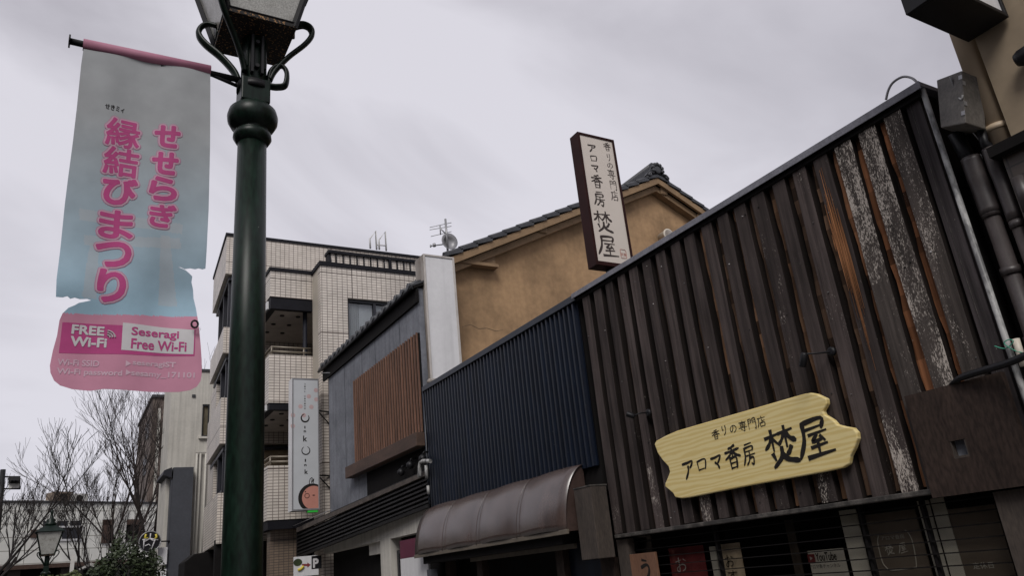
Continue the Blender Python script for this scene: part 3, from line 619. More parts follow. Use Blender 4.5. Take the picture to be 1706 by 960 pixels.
# paper strips and boards behind the glass
def strip(x0, x1, y0, z0, label, m='greypanel', D=D1):
    p, q = AX(x0, y0, D), AX(x1, y0-(x1-x0)*.13, D)
    o = bx((D, q.y, z0), (D+.006, p.y, (p.z+q.z)/2), 'window_slip', m); return tag(o, label, 'paper strip')
strip(1397, 1425, 852, .9, 'grey paper strip in the shop window right of the video channel poster')
strip(1527, 1546, 836, .9, 'grey paper strip left of the dark mullion by the logo board')
strip(1549, 1571, 832, .9, 'grey paper strip right of the dark mullion, below the brown panel')
strip(1306, 1320, 868, .9, 'narrow olive strip in the dark part of the shop window', 'boxwood')
D3 = WX+.135
p, q = AX(1345, 919, D3), AX(1402, 905, D3)
t = thing('window_poster', (D3, (p.y+q.y)/2, 1.1), 'white poster with a red play button and black lettering in the shop window', 'poster')
bx((D3, q.y, 1.0), (D3+.004, p.y, p.z), 'sheet', 'paper', t)
AD3 = lambda x, y: AX(x, y, D3)
put_text(MB(), 'YouTube', AD3, 1376, 928, 33, 14, FX, .0015, .0012, slope=-.2).build('lettering', 'ink', t)
mbx = put_text(MB(), 'アロマ香チャンネル', AD3, 1374, 944, 50, 7, FX, .0015, slope=-.2); mbx.build('small_lettering', 'ink', t)
pc = AD3(1352, 931); mb = MB(); mb.box((D3-.002, pc.y-.034, pc.z-.03), (D3-.0008, pc.y+.034, pc.z+.03)); btn = mb.build('play_button', 'noren', t)
MB().add([(D3-.003, pc.y+.012, pc.z+.014), (D3-.003, pc.y+.012, pc.z-.014), (D3-.003, pc.y-.014, pc.z)], [(0, 1, 2)]).build('arrow', 'whiteprint', btn)
D4 = WX+.14
p, q = AX(1432, 860, D4), AX(1524, 850, D4)
t = thing('logo_board', (D4, (p.y+q.y)/2, .9), 'brown board with a pale rounded logo outline in the shop window', 'sign')
bx((D4, q.y, .9), (D4+.01, p.y, p.z), 'board', 'brownboard', t)
AD4 = lambda x, y: AX(x, y, D4)
ol = [(1464, 893), (1463, 906), (1470, 935), (1476, 945), (1487, 951), (1522, 947), (1527, 940), (1521, 905), (1514, 889), (1508, 884)]
MB().tube(smooth_path([AD4(*q)+Vector((-.003, 0, 0)) for q in ol]), .0035, 5).build('outline', 'greypanel', t)
mbx = put_brush(MB(), '焚', AD4, 1482, 917, 14, 17, FX, .002, .0005, -.2); put_brush(mbx, '屋', AD4, 1504, 914, 15, 17, FX, .002, .0005, -.2)
put_text(mbx, 'アロマ香房', AD4, 1487, 896, 38, 7, FX, .002, slope=-.2); mbx.build('lettering', 'greypanel', t)
p, q = AX(1576, 850, D4), AX(1656, 838, D4)
t = thing('notice_board', (D4, (p.y+q.y)/2, .9), 'dark notice board with pale closing day lettering at the right end of the shop window', 'sign')
bx((D4, max(q.y, 2.76), .9), (D4+.01, p.y, p.z), 'board', 'brownboard', t)
put_text(MB(), '定休日', AD4, 1638, 943, 33, 11, FX, .002, .0008, slope=-.15).build('lettering', 'paper', t)

# ================================================================== YELLOW NAME BOARD
BX_ = WX-.1
ob = [(135, 450), (150, 425), (215, 390), (300, 352), (700, 235), (1250, 75), (1300, 67), (1345, 75), (1420, 110), (1425, 150), (1395, 205), (1405, 230), (1470, 270), (1500, 305), (1560, 320), (1620, 330), (1650, 365), (1655, 410), (1630, 480), (1600, 540), (1590, 600), (1540, 630), (1400, 660), (800, 770), (400, 850), (340, 858), (290, 850), (275, 820), (240, 790), (215, 770), (215, 745), (235, 700), (250, 660), (240, 620), (195, 570), (160, 520)]
P = [AX(1060+a/4.49, 640+b/4.49, BX_) for a, b in ob]
P = [p for i, p in enumerate(P) if i == 0 or (p-P[i-1]).length > 1e-4]
cen = sum(P, Vector())/len(P)
nb = thing('name_board', (BX_, cen.y, cen.z), 'yellow wooden name board with wavy ends and black brush lettering on the dark planks', 'sign')
MB().prism(P, (.045, 0, 0)).build('board', 'pine', nb, .009)
AB = lambda x, y: AX(x, y, BX_)
mbx = MB()
for ch, x, y, ww, hh in [('香', 1192.5, 724.6, 13, 17), ('り', 1206.5, 717.4, 10, 17), ('の', 1221.4, 714.6, 12, 15), ('専', 1237.6, 710.7, 14, 18), ('門', 1252.7, 706.3, 14, 19), ('店', 1268.8, 703, 15, 19)]:
    put_brush(mbx, ch, AB, x, y, ww, hh, FX, .0005, .002, -.22, .95)
for ch, x, y, ww, hh, ft in [('ア', 1146.9, 782, 20, 34, 1.05), ('ロ', 1169, 774.7, 18, 22, 1.05), ('マ', 1193.4, 770.3, 18, 27, 1.05), ('香', 1221, 762, 26, 41, 1.25), ('房', 1247.6, 757, 21, 38, 1.25), ('焚', 1301, 744.7, 52, 67, 1.2), ('屋', 1356.8, 730.8, 57, 68, 1.2)]:
    put_brush(mbx, ch, AB, x, y, ww, hh, FX, .0005, .003, -.22, ft)
mbx.build('lettering', 'ink', nb)

# ---- two spotlights on the planks
def spot(base, elbow, head0, head1, label):
    t = thing('spotlight', base, label, 'spotlight', 'black spotlights over the name board')
    MB().lathe([(.035, 0), (.035, -.02), (.02, -.028)], base, 'X', 16).build('base', 'black', t)
    MB().tube(smooth_path([base, elbow, head0]), .007, 8).build('arm', 'black', t)
    d = (head1-head0).normalized(); MB().tube([head0-d*.01, head0+d*.002, head1-d*.003, head1], [.018, .026, .027, .025], 16).build('head', 'black', t)
spot(AX(1387, 586, WX-.04), AX(1360, 589, WX-.16), AX(1340, 590, WX-.22), AX(1337, 612, WX-.22), 'black spotlight on a thin arm hanging straight down, right above the name board')
spot(AX(1082, 688, WX-.04), AX(1066, 689, WX-.16), AX(1056, 694, WX-.2), AX(1044, 690, WX-.25), 'black spotlight tilted sideways beyond the left end of the name board')

# ================================================================== TALL ROOF SIGN
SY = 7.0
sx0, sx1, sz0, sz1 = 5.565, 6.175, 5.06, 6.985
ts = thing('roof_sign', (5.87, SY+.1, 4.56), 'tall maroon framed sign box with a cream face and brush lettering above the plank wall', 'sign')
mb = MB(); f_ = .035
mb.box((sx0, SY, sz0), (sx0+f_, SY+.185, sz1)); mb.box((sx1-f_, SY, sz0), (sx1, SY+.185, sz1)); mb.box((sx0+f_, SY, sz1-f_), (sx1-f_, SY+.185, sz1)); mb.box((sx0+f_, SY, sz0), (sx1-f_, SY+.185, sz0+f_*1.6))
mb.build('frame', 'maroon', ts, .004)
bx((sx0+f_, SY+.012, sz0+f_*1.6), (sx1-f_, SY+.17, sz1-f_), 'face', 'signcream', ts)
mb = MB(); mb.box((5.8, SY+.06, 4.48), (5.87, SY+.13, sz0)); mb.box((6.04, SY+.06, 4.48), (6.11, SY+.13, sz0)); mb.build('stand', 'black', ts)
AT = lambda x, y: AY(x, y, SY+.012)
mbx = MB(); q = lambda a, b: (930+a/3.694, 200+b/3.694)
for ch, a, b, ww, hh, ft in [('香', 300, 165, 46, 50, .9), ('り', 310, 230, 28, 46, .9), ('の', 318, 279, 38, 34, .9), ('専', 327, 335, 48, 58, .9), ('門', 338, 402, 42, 56, .9), ('店', 348, 468, 48, 62, .9),
                          ('ア', 207, 172, 56, 50, 1), ('ロ', 217, 236, 48, 40, 1), ('マ', 226, 296, 46, 46, 1), ('香', 238, 378, 70, 82, 1.05), ('房', 253, 484, 70, 86, 1.05), ('焚', 276, 626, 112, 128, 1.0), ('屋', 305, 778, 122, 128, 1.05)]:
    x, y = q(a, b); put_brush(mbx, ch, AT, x, y, ww/3.694, hh/3.694, FY, .0006, .0008, .22, ft*(1.05 if ch in '焚屋' else 1.3))
mbx.build('lettering', 'inkbrown', ts)
x, y = q(401, 825); pc = AT(x, y); mb = MB()
sq = [(-.045, -.055), (-.035, -.062), (.035, -.058), (.045, -.05), (.047, .03), (.036, .06), (-.036, .062), (-.045, .052), (-.045, -.055)]
mb.tube([pc+Vector((a, -.002, b)) for a, b in sq], .0035, 4)
put_text(mb, '焚屋', AT, x, y+1, 9, 5, FY, .0015, slope=.22); mb.build('seal', 'red', ts)

# ================================================================== NAVY CORRUGATED SHOP
ny = thing('navy_shop', (WX, 8.9, .13), 'shop clad in dark navy corrugated steel above the curved brown awning', 'building')
mb = MB(); y = 6.745; y1 = 11.12; k = 0; prev = None; rib = .097
while y < y1:
    for (dy, dx) in ((0, 0), (.03, 0), (.042, -.04), (.072, -.04), (.084, 0)):
        yy = min(y+dy, y1)
        if prev is not None: mb.add([(WX+prev[1], prev[0], 2.56), (WX+dx, yy, 2.56), (WX+dx, yy, 4.45), (WX+prev[1], prev[0], 4.45)], [(0, 1, 2, 3)])
        prev = (yy, dx)
    y += rib
mb.build('corrugated_cladding', 'navy', ny, fixn=False)
mb = MB(); mb.box((WX+.02, 6.74, 2.3), (WX+.2, 11.12, 4.43)); mb.box((WX+.2, 6.74, .13), (WX+.3, 6.9, 4.43)); mb.box((WX+.31, 6.9, .13), (WX+.4, 10.99, 2.3)); mb.box((WX+.06, 11.0, .13), (WX+.3, 11.12, 2.3)); mb.box((WX+2.2, 6.9, .13), (WX+2.3, 11.12, 4.4)); mb.build('wall', 'dark', ny)
mb = MB(); mb.box((WX-.05, 6.71, 4.44), (WX+.25, 11.14, 4.495)); mb.box((WX-.06, 6.71, 4.42), (WX-.0505, 11.14, 4.5)); mb.build('coping', 'navytrim', ny, .006)
bx((WX+.25, 6.75, 4.4), (WX+3, 11.12, 4.47), 'roof', 'rooftile', ny)
mb = MB(); mb.tube([(WX-.03, 11.15, 1.9), (WX-.03, 11.15, 4.48)], .022, 8)
for zz in (2.5, 3.0, 3.5, 4.0): mb.tube([(WX-.03, 11.14, zz), (WX-.02, 11.24, zz)], .014, 6)
mb.build('drain_pipe', 'navytrim', ny)
# awning: quarter round sheet with lapped joints
ad, at_, ab = .34, 2.61, 1.93
mb = MB(); n = 16; joints = [7.0, 8.02, 9.05, 10.08, 11.1]
for j in range(4):
    ya, yb_ = joints[j], joints[j+1]; ex = .012*(j % 2); m_ = 6
    for q in range(m_):
        a0, a1_ = ya+(yb_-ya)*q/m_, ya+(yb_-ya)*(q+1)/m_
        for i in range(n):
            t0_, t1_ = i/n*math.pi/2, (i+1)/n*math.pi/2
            def pt(t, yy):
                bul = .028*math.sin((yy-ya)/(yb_-ya)*math.pi)
                return (WX-.02-(ad-.02+bul)*math.sin(t)**1.1, yy, at_-(at_-ab)*(1-math.cos(t)) + bul*.6)
            mb.add([pt(t0_, a0), pt(t0_, a1_), pt(t1_, a1_), pt(t1_, a0)], [(0, 1, 2, 3)], None, True)
aw = thing('awning', (WX, 9.05, 2.0), 'curved brown sheet metal awning below the navy corrugated wall', 'awning')
o = mb.build('canopy_sheet', 'awning', aw, fixn=False, weld=True); sm_ = o.modifiers.new('solid', 'SOLIDIFY'); sm_.thickness = .006
for yj in joints[1:4]:
    MB().tube([(WX-.024-ad*math.sin(t*math.pi/32)**1.1, yj, at_-(at_-ab)*(1-math.cos(t*math.pi/32))+.002) for t in range(17)], .0045, 6).build('seam', 'awning', aw)
bx((WX-ad-.012, 6.99, ab-.035), (WX-ad+.02, 11.11, ab+.012), 'lip', 'awnlip', aw, .004)
for yy in (7.03, 11.07):
    MB().prism([(WX-.02-(ad-.02)*math.sin(t)**1.1*.97, yy, at_-.01-(at_-ab)*(1-math.cos(t))) for t in [i*math.pi/32 for i in range(17)]]+[(WX-.02, yy, ab)], (0, -.01, 0)).build('end_plate', 'awning', aw)
for yy in (7.2, 9.05, 10.9): bx((WX-ad+.02, yy-.02, ab-.02), (WX, yy+.02, ab+.02), 'bracket', 'black', aw)
bx((WX-.28, 7.2, 1.8), (WX+.02, 10.95, 1.92), 'shutter_housing', 'soffit', ny, .01)
bx((WX-.14, 7.2, 1.75), (WX-.1, 9.7, 1.8), 'shutter_lip', 'awnlip', ny)
for yy in (7.62, 9.6, 10.6): bx((WX-.02, yy, .13), (WX+.08, yy+.16, 1.8), 'front_post', 'ply', ny)
bx((WX+.05, 6.9, .13), (WX+.1, 7.6, 1.95), 'shutter', 'navy', ny)
bx((WX+.0, 6.72, .13), (WX+.06, 6.95, 1.62), 'corner_post', 'ply', ny)
tag(bx((WX-.25, 10.75, 1.45), (WX-.15, 10.9, 1.72), 'meter_box', 'slate'), 'small blue grey box fixed to the post under the left end of the awning', 'meter box')

# ================================================================== CHARCOAL SHOP HOUSE
ch = thing('charcoal_shop', (WX, 13.8, .13), 'charcoal rendered two storey shop with a cedar slat screen', 'building')
CY0, CY1 = 11.22, 16.32
mb = MB(); mb.box((WX, CY0, 2.9), (WX+.1, CY1, 6.25)); mb.box((WX+.1, 11.52, 2.9), (WX+.7, CY1, 6.3)); mb.box((WX+.3, CY0, .13), (WX+.7, CY1, 2.9)); mb.build('wall', 'charcoal', ch)
for yy in (12.1, 13.35, 14.1, 15.2): bx((WX-.003, yy-.005, 3.7), (WX-.0005, yy+.005, 5.97), 'panel_joint', 'coping', ch)
# eave
mb = MB(); mb.box((WX-.045, 11.17, 5.98), (WX-.003, 16.62, 6.22)); mb.slab([(WX-.1, 11.17, 6.22), (WX-.1, 16.68, 6.22), (WX+.1, 16.68, 6.3), (WX+.1, 11.17, 6.3)], (0, 0, .04)); mb.build('eave', 'soffit', ch)
mb = MB(); mb.slab([(WX-.12, 11.17, 6.262), (WX-.12, 16.7, 6.262), (WX+.11, 16.7, 6.36), (WX+.11, 11.17, 6.36)], (0, 0, .03)); mb.slab([(WX+.11, 11.53, 6.36), (WX+.11, 16.7, 6.36), (WX+.7, 16.7, 6.64), (WX+.7, 11.53, 6.64)], (0, 0, .03)); y = 11.3
while y < 16.7:
    mb.tube([(WX-.13, y, 6.30), (WX+.1, y, 6.4)], .05, 8)
    if y > 11.55: mb.tube([(WX+.1, y, 6.4), (WX+.7, y, 6.68)], .05, 8)
    mb.lathe([(.055, 0), (.055, .03)], (WX-.15, y, 6.295), 'X', 10); y += .3
mb.build('roof_tiles', 'rooftile', ch)
MB().tube([(WX-.11, 11.17, 6.235), (WX-.11, 16.72, 6.235)], .028, 8).build('gutter', 'black', ch)
MB().tube([(WX-.08, 16.6, 6.18), (WX-.02, 15.9, 6.0)], .014, 6).build('gutter_pipe', 'galv', ch)
# slat screen
scr = MB(); y = CY0+.02; ys1 = 14.56
while y < ys1:
    scr.box((WX-.056, y, 3.80), (WX-.035, y+.044, 5.46)); y += .12
scr.build('slat_screen', 'slat', ch)
bx((WX-.034, CY0, 3.8), (WX-.004, ys1, 5.45), 'screen_backing', 'soffit', ch)
bx((WX-.17, CY0, 3.57), (WX-.01, 14.78, 3.79), 'screen_beam', 'beam', ch, .008)
# recess below the beam, with globe lamps
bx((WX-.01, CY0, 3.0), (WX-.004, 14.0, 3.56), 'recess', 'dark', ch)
for px, py in ((668, 787), (683, 775), (704, 764)):
    g = AX(px, py, WX-.12); t = thing('wall_lamp', (WX-.01, g.y, g.z+.08), {668: 'black globe lamp under the slat screen, farthest left of three', 683: 'black globe lamp under the slat screen, middle of three', 704: 'black globe lamp under the slat screen, beside the pale elbow pipe'}[px], 'wall lamp', 'black globe lamps under the slat screen')
    MB().lathe([(.012, -.07), (.045, -.055), (.062, -.015), (.055, .025), (.03, .05), (.015, .06)], g, 'Z', 14).build('globe', 'black', t)
    MB().tube([g+Vector((0, 0, .055)), g+Vector((.03, 0, .1)), (WX-.01, g.y, g.z+.1)], .012, 6).build('bracket', 'black', t)
# louvred canopy fascia
lv = thing('louvred_canopy', (WX-.4, 14.2, 2.3), 'black canopy with horizontal louvres and a dusty top edge over the shop entrance', 'canopy')
LA, LB = Vector((4.955, 11.13, 0)), Vector((4.66, 17.62, 0)); iv_ = Vector((1, 0, 0))
def lb(mb, x0, x1, za0, za1, zb0, zb1):     # bar running the length of the canopy: right end heights za, left end zb
    mb.hexa([LA+iv_*x0+Vector((0, 0, za0)), LB+iv_*x0+Vector((0, 0, zb0)), LB+iv_*x1+Vector((0, 0, zb0)), LA+iv_*x1+Vector((0, 0, za0)), LA+iv_*x0+Vector((0, 0, za1)), LB+iv_*x0+Vector((0, 0, zb1)), LB+iv_*x1+Vector((0, 0, zb1)), LA+iv_*x1+Vector((0, 0, za1))])
mb = MB()
for q in range(6):
    za, zb = 2.69+q*.068, 2.36+q*.075
    mb.hexa([LA+Vector((-.015, 0, za)), LB+Vector((-.015, 0, zb)), LB+Vector((.03, 0, zb+.055)), LA+Vector((.03, 0, za+.05)), LA+Vector((-.015, 0, za+.016)), LB+Vector((-.015, 0, zb+.016)), LB+Vector((.03, 0, zb+.071)), LA+Vector((.03, 0, za+.066))])
mb.build('louvre', 'louver', lv)
mb = MB(); lb(mb, .034, .042, 2.62, 3.1, 2.3, 2.82); mb.build('backing', 'dark', lv)
mb = MB(); lb(mb, -.02, .034, 2.62, 2.67, 2.29, 2.34); mb.build('bottom_rail', 'louver', lv)
mb = MB(); lb(mb, -.022, .25, 3.17, 3.185, 2.92, 2.935); mb.build('top_sheet', 'louver', lv)
mb = MB(); lb(mb, -.028, .03, 3.1, 3.169, 2.825, 2.919); mb.build('dusty_edge', 'dust', lv)
mb = MB(); mb.hexa([LB+Vector((-.02, .003, 2.29)), LB+Vector((.3, .003, 2.29)), LB+Vector((.3, .04, 2.29)), LB+Vector((-.02, .04, 2.29)), LB+Vector((-.02, .003, 2.93)), LB+Vector((.3, .003, 2.93)), LB+Vector((.3, .04, 2.93)), LB+Vector((-.02, .04, 2.93))]); mb.build('end_plate', 'louver', lv)
mb = MB(); mb.tube([LB+Vector((-.03, .5, 2.98)), LB.lerp(LA, .35)+Vector((-.03, 0, 3.06))], .008, 5); mb.build('cable', 'galv', lv)
# ground floor of the charcoal shop
bx((WX+.02, CY0, 2.3), (WX+.22, 16.9, 2.62), 'lintel', 'pale', ch)
bx((WX+.02, 13.0, .13), (WX+.22, 13.5, 2.3), 'white_pillar', 'pale', ch)
bx((WX+.1, 13.5, 2.1), (WX+.2, 14.3, 2.3), 'white_panel', 'pale', ch)
bx((WX+.23, CY0, .13), (WX+.29, 16.9, 2.9), 'shopfront', 'dark', ch)
mb = MB(); mb.box((WX+.12, 11.95, .13), (WX+.17, 12.05, 2.1)); mb.box((WX+.12, 12.9, .13), (WX+.17, 12.98, 2.1)); mb.box((WX+.12, 12.05, 2.04), (WX+.17, 12.9, 2.1)); dr = mb.build('door_frame', 'frame', ch)
bx((WX+.13, 12.05, .13), (WX+.14, 12.9, 2.04), 'door_pane', 'shopglass', dr)
bx((WX+.17, 12.35, 1.2), (WX+.18, 12.45, 1.8), 'notice', 'white', dr)
t = thing('entrance_sign', (WX-.2, 11.5, 1.3), 'maroon and white panel standing under the left end of the awning', 'sign')
p0, p1 = AX(668, 910, WX-.2), AX(694, 938, WX-.2)
bx((WX-.2, 10.95, 1.93), (WX-.17, p0.y+.05, 2.2), 'maroon_panel', 'maroonpanel', t)
bx((WX-.2, 10.95, 1.0), (WX-.17, p0.y+.05, 1.927), 'white_panel', 'white', t)
# elbow pipe at the boundary
t = thing('vent_pipe', (WX-.1, 11.2, 3.0), 'mossy pale elbow pipe turning down beside the navy wall', 'pipe')
AE = lambda x, y: AX(x, y, WX-.14)
MB().tube(smooth_path([AE(717, 769), AE(705, 769), AE(700, 774), AE(699, 796)]), .032, 10).build('elbow', 'palepipe', t)
mb = MB(); mb.tube([AE(710, 776), AE(711, 798)], .027, 10); mb.tube([AE(713, 810), AE(714, 824)], .022, 10); mb.build('stub', 'palepipe', t)

# ---- blank white sign box
bs = thing('blank_sign', (5.4, 11.2, 4.6), 'tall blank white sign box with a stained side above the navy wall', 'sign')
mb = MB(); fz0, fz1 = 4.62, 6.88
mb.box((5.115, 11.15, fz0), (5.15, 11.5, fz1)); mb.box((5.675, 11.15, fz0), (5.71, 11.5, fz1)); mb.box((5.15, 11.15, fz1-.035), (5.675, 11.5, fz1)); mb.box((5.15, 11.15, fz0), (5.675, 11.5, fz0+.04)); mb.build('frame', 'whiteframe', bs, .004)
bx((5.15, 11.165, fz0+.04), (5.675, 11.48, fz1-.035), 'face', 'white', bs)
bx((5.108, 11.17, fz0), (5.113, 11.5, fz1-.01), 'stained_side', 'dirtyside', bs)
mb = MB(); mb.lathe([(.01, -.05), (.04, -.04), (.055, 0), (.03, .03), (.01, .045)], (5.085, 11.13, 4.6), 'Z', 8); mb.lathe([(.01, -.03), (.03, -.02), (.04, 0), (.01, .035)], (5.15, 11.12, 4.57), 'Z', 8); mb.build('caulk_lump', 'dirtyside', bs)

# ================================================================== OCHRE HOUSE WITH GABLE
hs = thing('gabled_house', (11, 11.6, .13), 'ochre plastered house with a tiled gable roof behind the navy shop', 'building')
GY = 11.3; WY = 11.62
RX, RZ = 11.09, 9.62; SL = .486; EX, EZ = 5.62, RZ-SL*(11.09-5.62)
def zl(x): return RZ-SL*abs(x-RX)
mb = MB(); mb.prism([(5.9, WY, .13), (16.2, WY, .13), (16.2, WY, zl(16.2)-.2), (RX, WY, RZ-.2), (5.9, WY, zl(5.9)-.2)], (0, 6.5, 0)); mb.build('wall', 'ochre', hs)
bx((5.72, WY-.06, .13), (5.9, WY+.3, zl(5.72)-.12), 'corner_post', 'post', hs)
for nm, lo, hi, y0_, y1_, m in (('bargeboard', -.2, -.055, GY+.03, GY+.09, 'ochretrim'), ('verge_board', -.34, -.2, GY+.14, GY+.3, 'ochretrim')):
    mb = MB()
    for s in (-1, 1):
        xe = EX if s < 0 else 16.5
        mb.slab([(xe, y0_, zl(xe)+hi), (RX, y0_, RZ+hi), (RX, y0_, RZ+lo), (xe, y0_, zl(xe)+lo)], (0, y1_-y0_, 0))
    mb.build(nm, m, hs)
mb = MB(); mb.prism([(5.9, GY+.2, zl(5.9)-.3), (6.75, GY+.2, zl(6.75)-.3), (6.75, GY+.2, 6.98), (5.9, GY+.2, 6.98)], (0, .2, 0)); mb.box((5.86, GY+.12, 6.92), (6.77, GY+.32, 6.98)); mb.build('eave_return', 'ochretrim', hs)
for px, py in ((905, 381), (966, 352), (1107, 318), (1168, 362)):
    p = AY(px, py, GY+.1); mb = MB(); mb.box((p.x-.1, GY+.1, p.z-.09), (p.x+.1, WY, p.z+.09)); mb.build('purlin_end', 'ochretrim', hs, .03)
mb = MB()
for s in (-1, 1):
    xe = EX if s < 0 else 16.5; nst = 17; dx = (RX-xe)/nst
    for i in range(nst):
        xa, xb = xe+dx*i, xe+dx*(i+1.12)
        if i == nst-1: xb = RX
        mb.slab([(xa, GY, zl(xa)-.0), (xb, GY, zl(xb)-.055), (xb, GY, zl(xb)+.015), (xa, GY, zl(xa)+.065)], (0, 6.9, 0))
        mb.tube([(xa, GY+.06, zl(xa)+.035), (xb, GY+.06, zl(xb)+.015)], .056, 8)
mb.build('roof', 'rooftile', hs)
mb = MB(); mb.box((RX-.16, GY+.1, RZ+.0), (RX+.16, GY+7, RZ+.2)); mb.tube([(RX, GY+.1, RZ+.24), (RX, GY+7, RZ+.24)], .13, 10); mb.build('ridge', 'rooftile', hs)
mb = MB()
for a in range(7):
    an = R(-15)+a/6*R(210); mb.lathe([(.02, -.08), (.06, -.06), (.07, 0), (.05, .07), (.01, .09)], (RX+.2*math.cos(an), GY-.02, RZ+.16+.2*math.sin(an)), 'Y', 9)
mb.prism([(RX-.52, GY+.02, RZ-.12), (RX-.4, GY+.02, RZ+.02), (RX-.28, GY+.02, RZ+.12), (RX-.16, GY+.02, RZ+.33), (RX, GY+.02, RZ+.4), (RX+.16, GY+.02, RZ+.33), (RX+.26, GY+.02, RZ+.1), (RX+.42, GY+.02, RZ-.04), (RX+.5, GY+.02, RZ-.14), (RX, GY+.02, RZ+.08)], (0, .12, 0))
for s in (-1, 1):
    mb.tube(smooth_path([(RX+s*.18, GY-.02, RZ+.02), (RX+s*.33, GY-.03, RZ+.0), (RX+s*.42, GY-.03, RZ-.1), (RX+s*.34, GY-.03, RZ-.1), (RX+s*.32, GY-.03, RZ-.04)]), .035, 6)
mb.lathe([(.08, -.07), (.14, -.05), (.15, .05), (.08, .1)], (RX, GY, RZ+.16), 'Y', 12)
oc_ = Vector((RX, GY, RZ+.04)); mb.v = [oc_+(p-oc_)*.68 for p in mb.v]
mb.build('ridge_ornament', 'rooftile', hs, .01)
# eave end, gutter and conduit down the corner
mb = MB(); mb.tube([(5.6, GY-.05, zl(5.6)-.08), (5.6, 17, zl(5.6)-.08)], .07, 10); mb.build('gutter', 'black', hs)
mb = MB(); mb.tube(smooth_path([(5.62, GY, zl(5.6)-.15), (5.7, GY+.1, 6.85), (5.82, WY-.1, 6.6), (5.82, WY-.1, 4.6)]), .045, 10); mb.build('downpipe', 'post', hs)
for pts in ([(770, 545), (784, 541), (797, 548), (811, 547), (826, 552), (838, 550)],):
    MB().tube([AY(a, b, WY-.001) for a, b in pts], [.0015]+[.0035]*(len(pts)-2)+[.0015], 4).build('plaster_crack', 'post', hs)
# round vent
vp = AY(1103, 398, WY); t = thing('wall_vent', (vp.x, WY, vp.z), 'cream round vent hood on the ochre gable wall', 'vent')
MB().lathe([(.13, 0), (.13, -.2), (.145, -.21), (.145, -.235), (.12, -.24)], (vp.x, WY, vp.z), 'Y', 20).build('hood', 'vent', t)
MB().lathe([(.115, -.241), (.115, -.2425)], (vp.x, WY, vp.z), 'Y', 20).build('mouth', 'dirtyside', t)
# antenna with dish
A_ = lambda x, y: AY(x, y, 11.9)
an = thing('antenna', A_(745, 415), 'television aerial with a small round dish at the left eave of the ochre house', 'antenna')
mb = MB(); mb.tube([A_(746, 420), A_(742, 365)], .022, 8); mb.tube([A_(743, 390), A_(734, 381)], .012, 6); mb.build('mast', 'galv', an)
mb = MB(); mb.tube([A_(733, 375), A_(734, 391)], .012, 6)
for (x0_, y0_, x1_, y1_) in ((716, 379, 752, 371), (716, 383, 752, 377), (718, 394, 752, 386)): mb.tube([A_(x0_, y0_), A_(x1_, y1_)], .007, 5)
mb.build('aerial', 'galv', an)
mb = MB(); mb.tube([A_(717, 410), A_(740, 407)], .012, 6); mb.tube([A_(717.5, 408), A_(717.5, 412)], .015, 6); mb.tube([A_(723, 406), A_(724, 411)], .03, 6); mb.build('feed_arm', 'galv', an)
dc = A_(748, 403); MB().lathe([(.005, .05), (.09, .04), (.14, .015), (.17, -.03), (.165, -.035), (.1, .02), (.02, .035)], dc, 'Y', 20).build('dish', 'galv', an)

# ================================================================== TILED APARTMENT BUILDING
ap = thing('tiled_apartment', (5, 19, .13), 'cream tiled apartment building with corner balconies and dark copings', 'building')
AY0 = 17.2; AXL = 5.1
wx0, wx1, wz0, wz1 = 5.78, 7.3, 6.4, 8.28
mb = wallY(MB(), AY0, AY0+.22, AXL, 10.5, .13, 9.08, [(wx0, wx1, wz0, wz1)])
mb.box((7.4, AY0+.22, .13), (10.5, 26, 9.0)); mb.build('tiled_wall', 'tile', ap)
bx((AXL+.003, AY0+.221, .13), (AXL+.22, 17.9, 9.08), 'return_wall', 'plainwall', ap)
mb = MB(); mb.box((AXL-.03, AY0-.03, 9.08), (10.5, AY0+.25, 9.19)); mb.box((AXL-.03, AY0+.25, 9.08), (AXL+.25, 18.0, 9.19)); mb.build('coping', 'coping', ap)
bx((5.5, AY0+.42, 9.19), (10.5, AY0+.62, 9.62), 'setback_parapet', 'tile', ap)
bx((5.2, AY0+.25, 9.02), (10.5, 26, 9.1), 'roof_deck', 'plainwall', ap)
mb = MB(); mb.box((5.42, AY0+.36, 9.62), (10.5, AY0+.7, 9.7)); mb.prism([(5.499, AY0+.3, 9.19), (5.499, AY0+.66, 9.19), (5.499, AY0+.66, 9.62), (5.499, AY0+.42, 9.62)], (-.06, 0, 0))
x = 5.62
while x < 10.5: mb.box((x, AY0+.39, 9.2), (x+.03, AY0+.419, 9.62)); x += .185
mb.box((7.05, AY0+.36, 9.2), (7.12, AY0+.419, 9.62)); mb.build('parapet_rail', 'coping', ap)
# window in the tiled wall
mb = MB(); y_ = AY0+.1
mb.box((wx0, y_-.03, wz1-.07), (wx1, y_+.06, wz1)); mb.box((wx0, y_-.03, wz0), (wx1, y_+.06, wz0+.06)); mb.box((wx0, y_-.03, wz0+.06), (wx0+.04, y_+.06, wz1-.07)); mb.box((wx1-.04, y_-.03, wz0+.06), (wx1, y_+.06, wz1-.07)); mb.box((6.46, y_-.03, wz0+.06), (6.53, y_+.06, wz1-.07))
wf = mb.build('window', 'frame', ap)
bx((wx0+.04, y_+.02, wz0+.06), (wx1-.04, y_+.03, wz1-.07), 'pane', 'glass', wf)
mb = MB()
for i in range(10): mb.box((wx0+.06+i*.026, y_+.045+.008*(i % 2), wz0+.06), (wx0+.084+i*.026, y_+.055+.008*(i % 2), wz1-.08))
mb.build('curtain', 'curtain', wf)
bx((wx0+.33, y_+.07, wz0+.06), (wx1-.04, y_+.075, wz1-.075), 'pane_backing', 'white', wf)  # pale sheet added to imitate the sky reflected in the pane
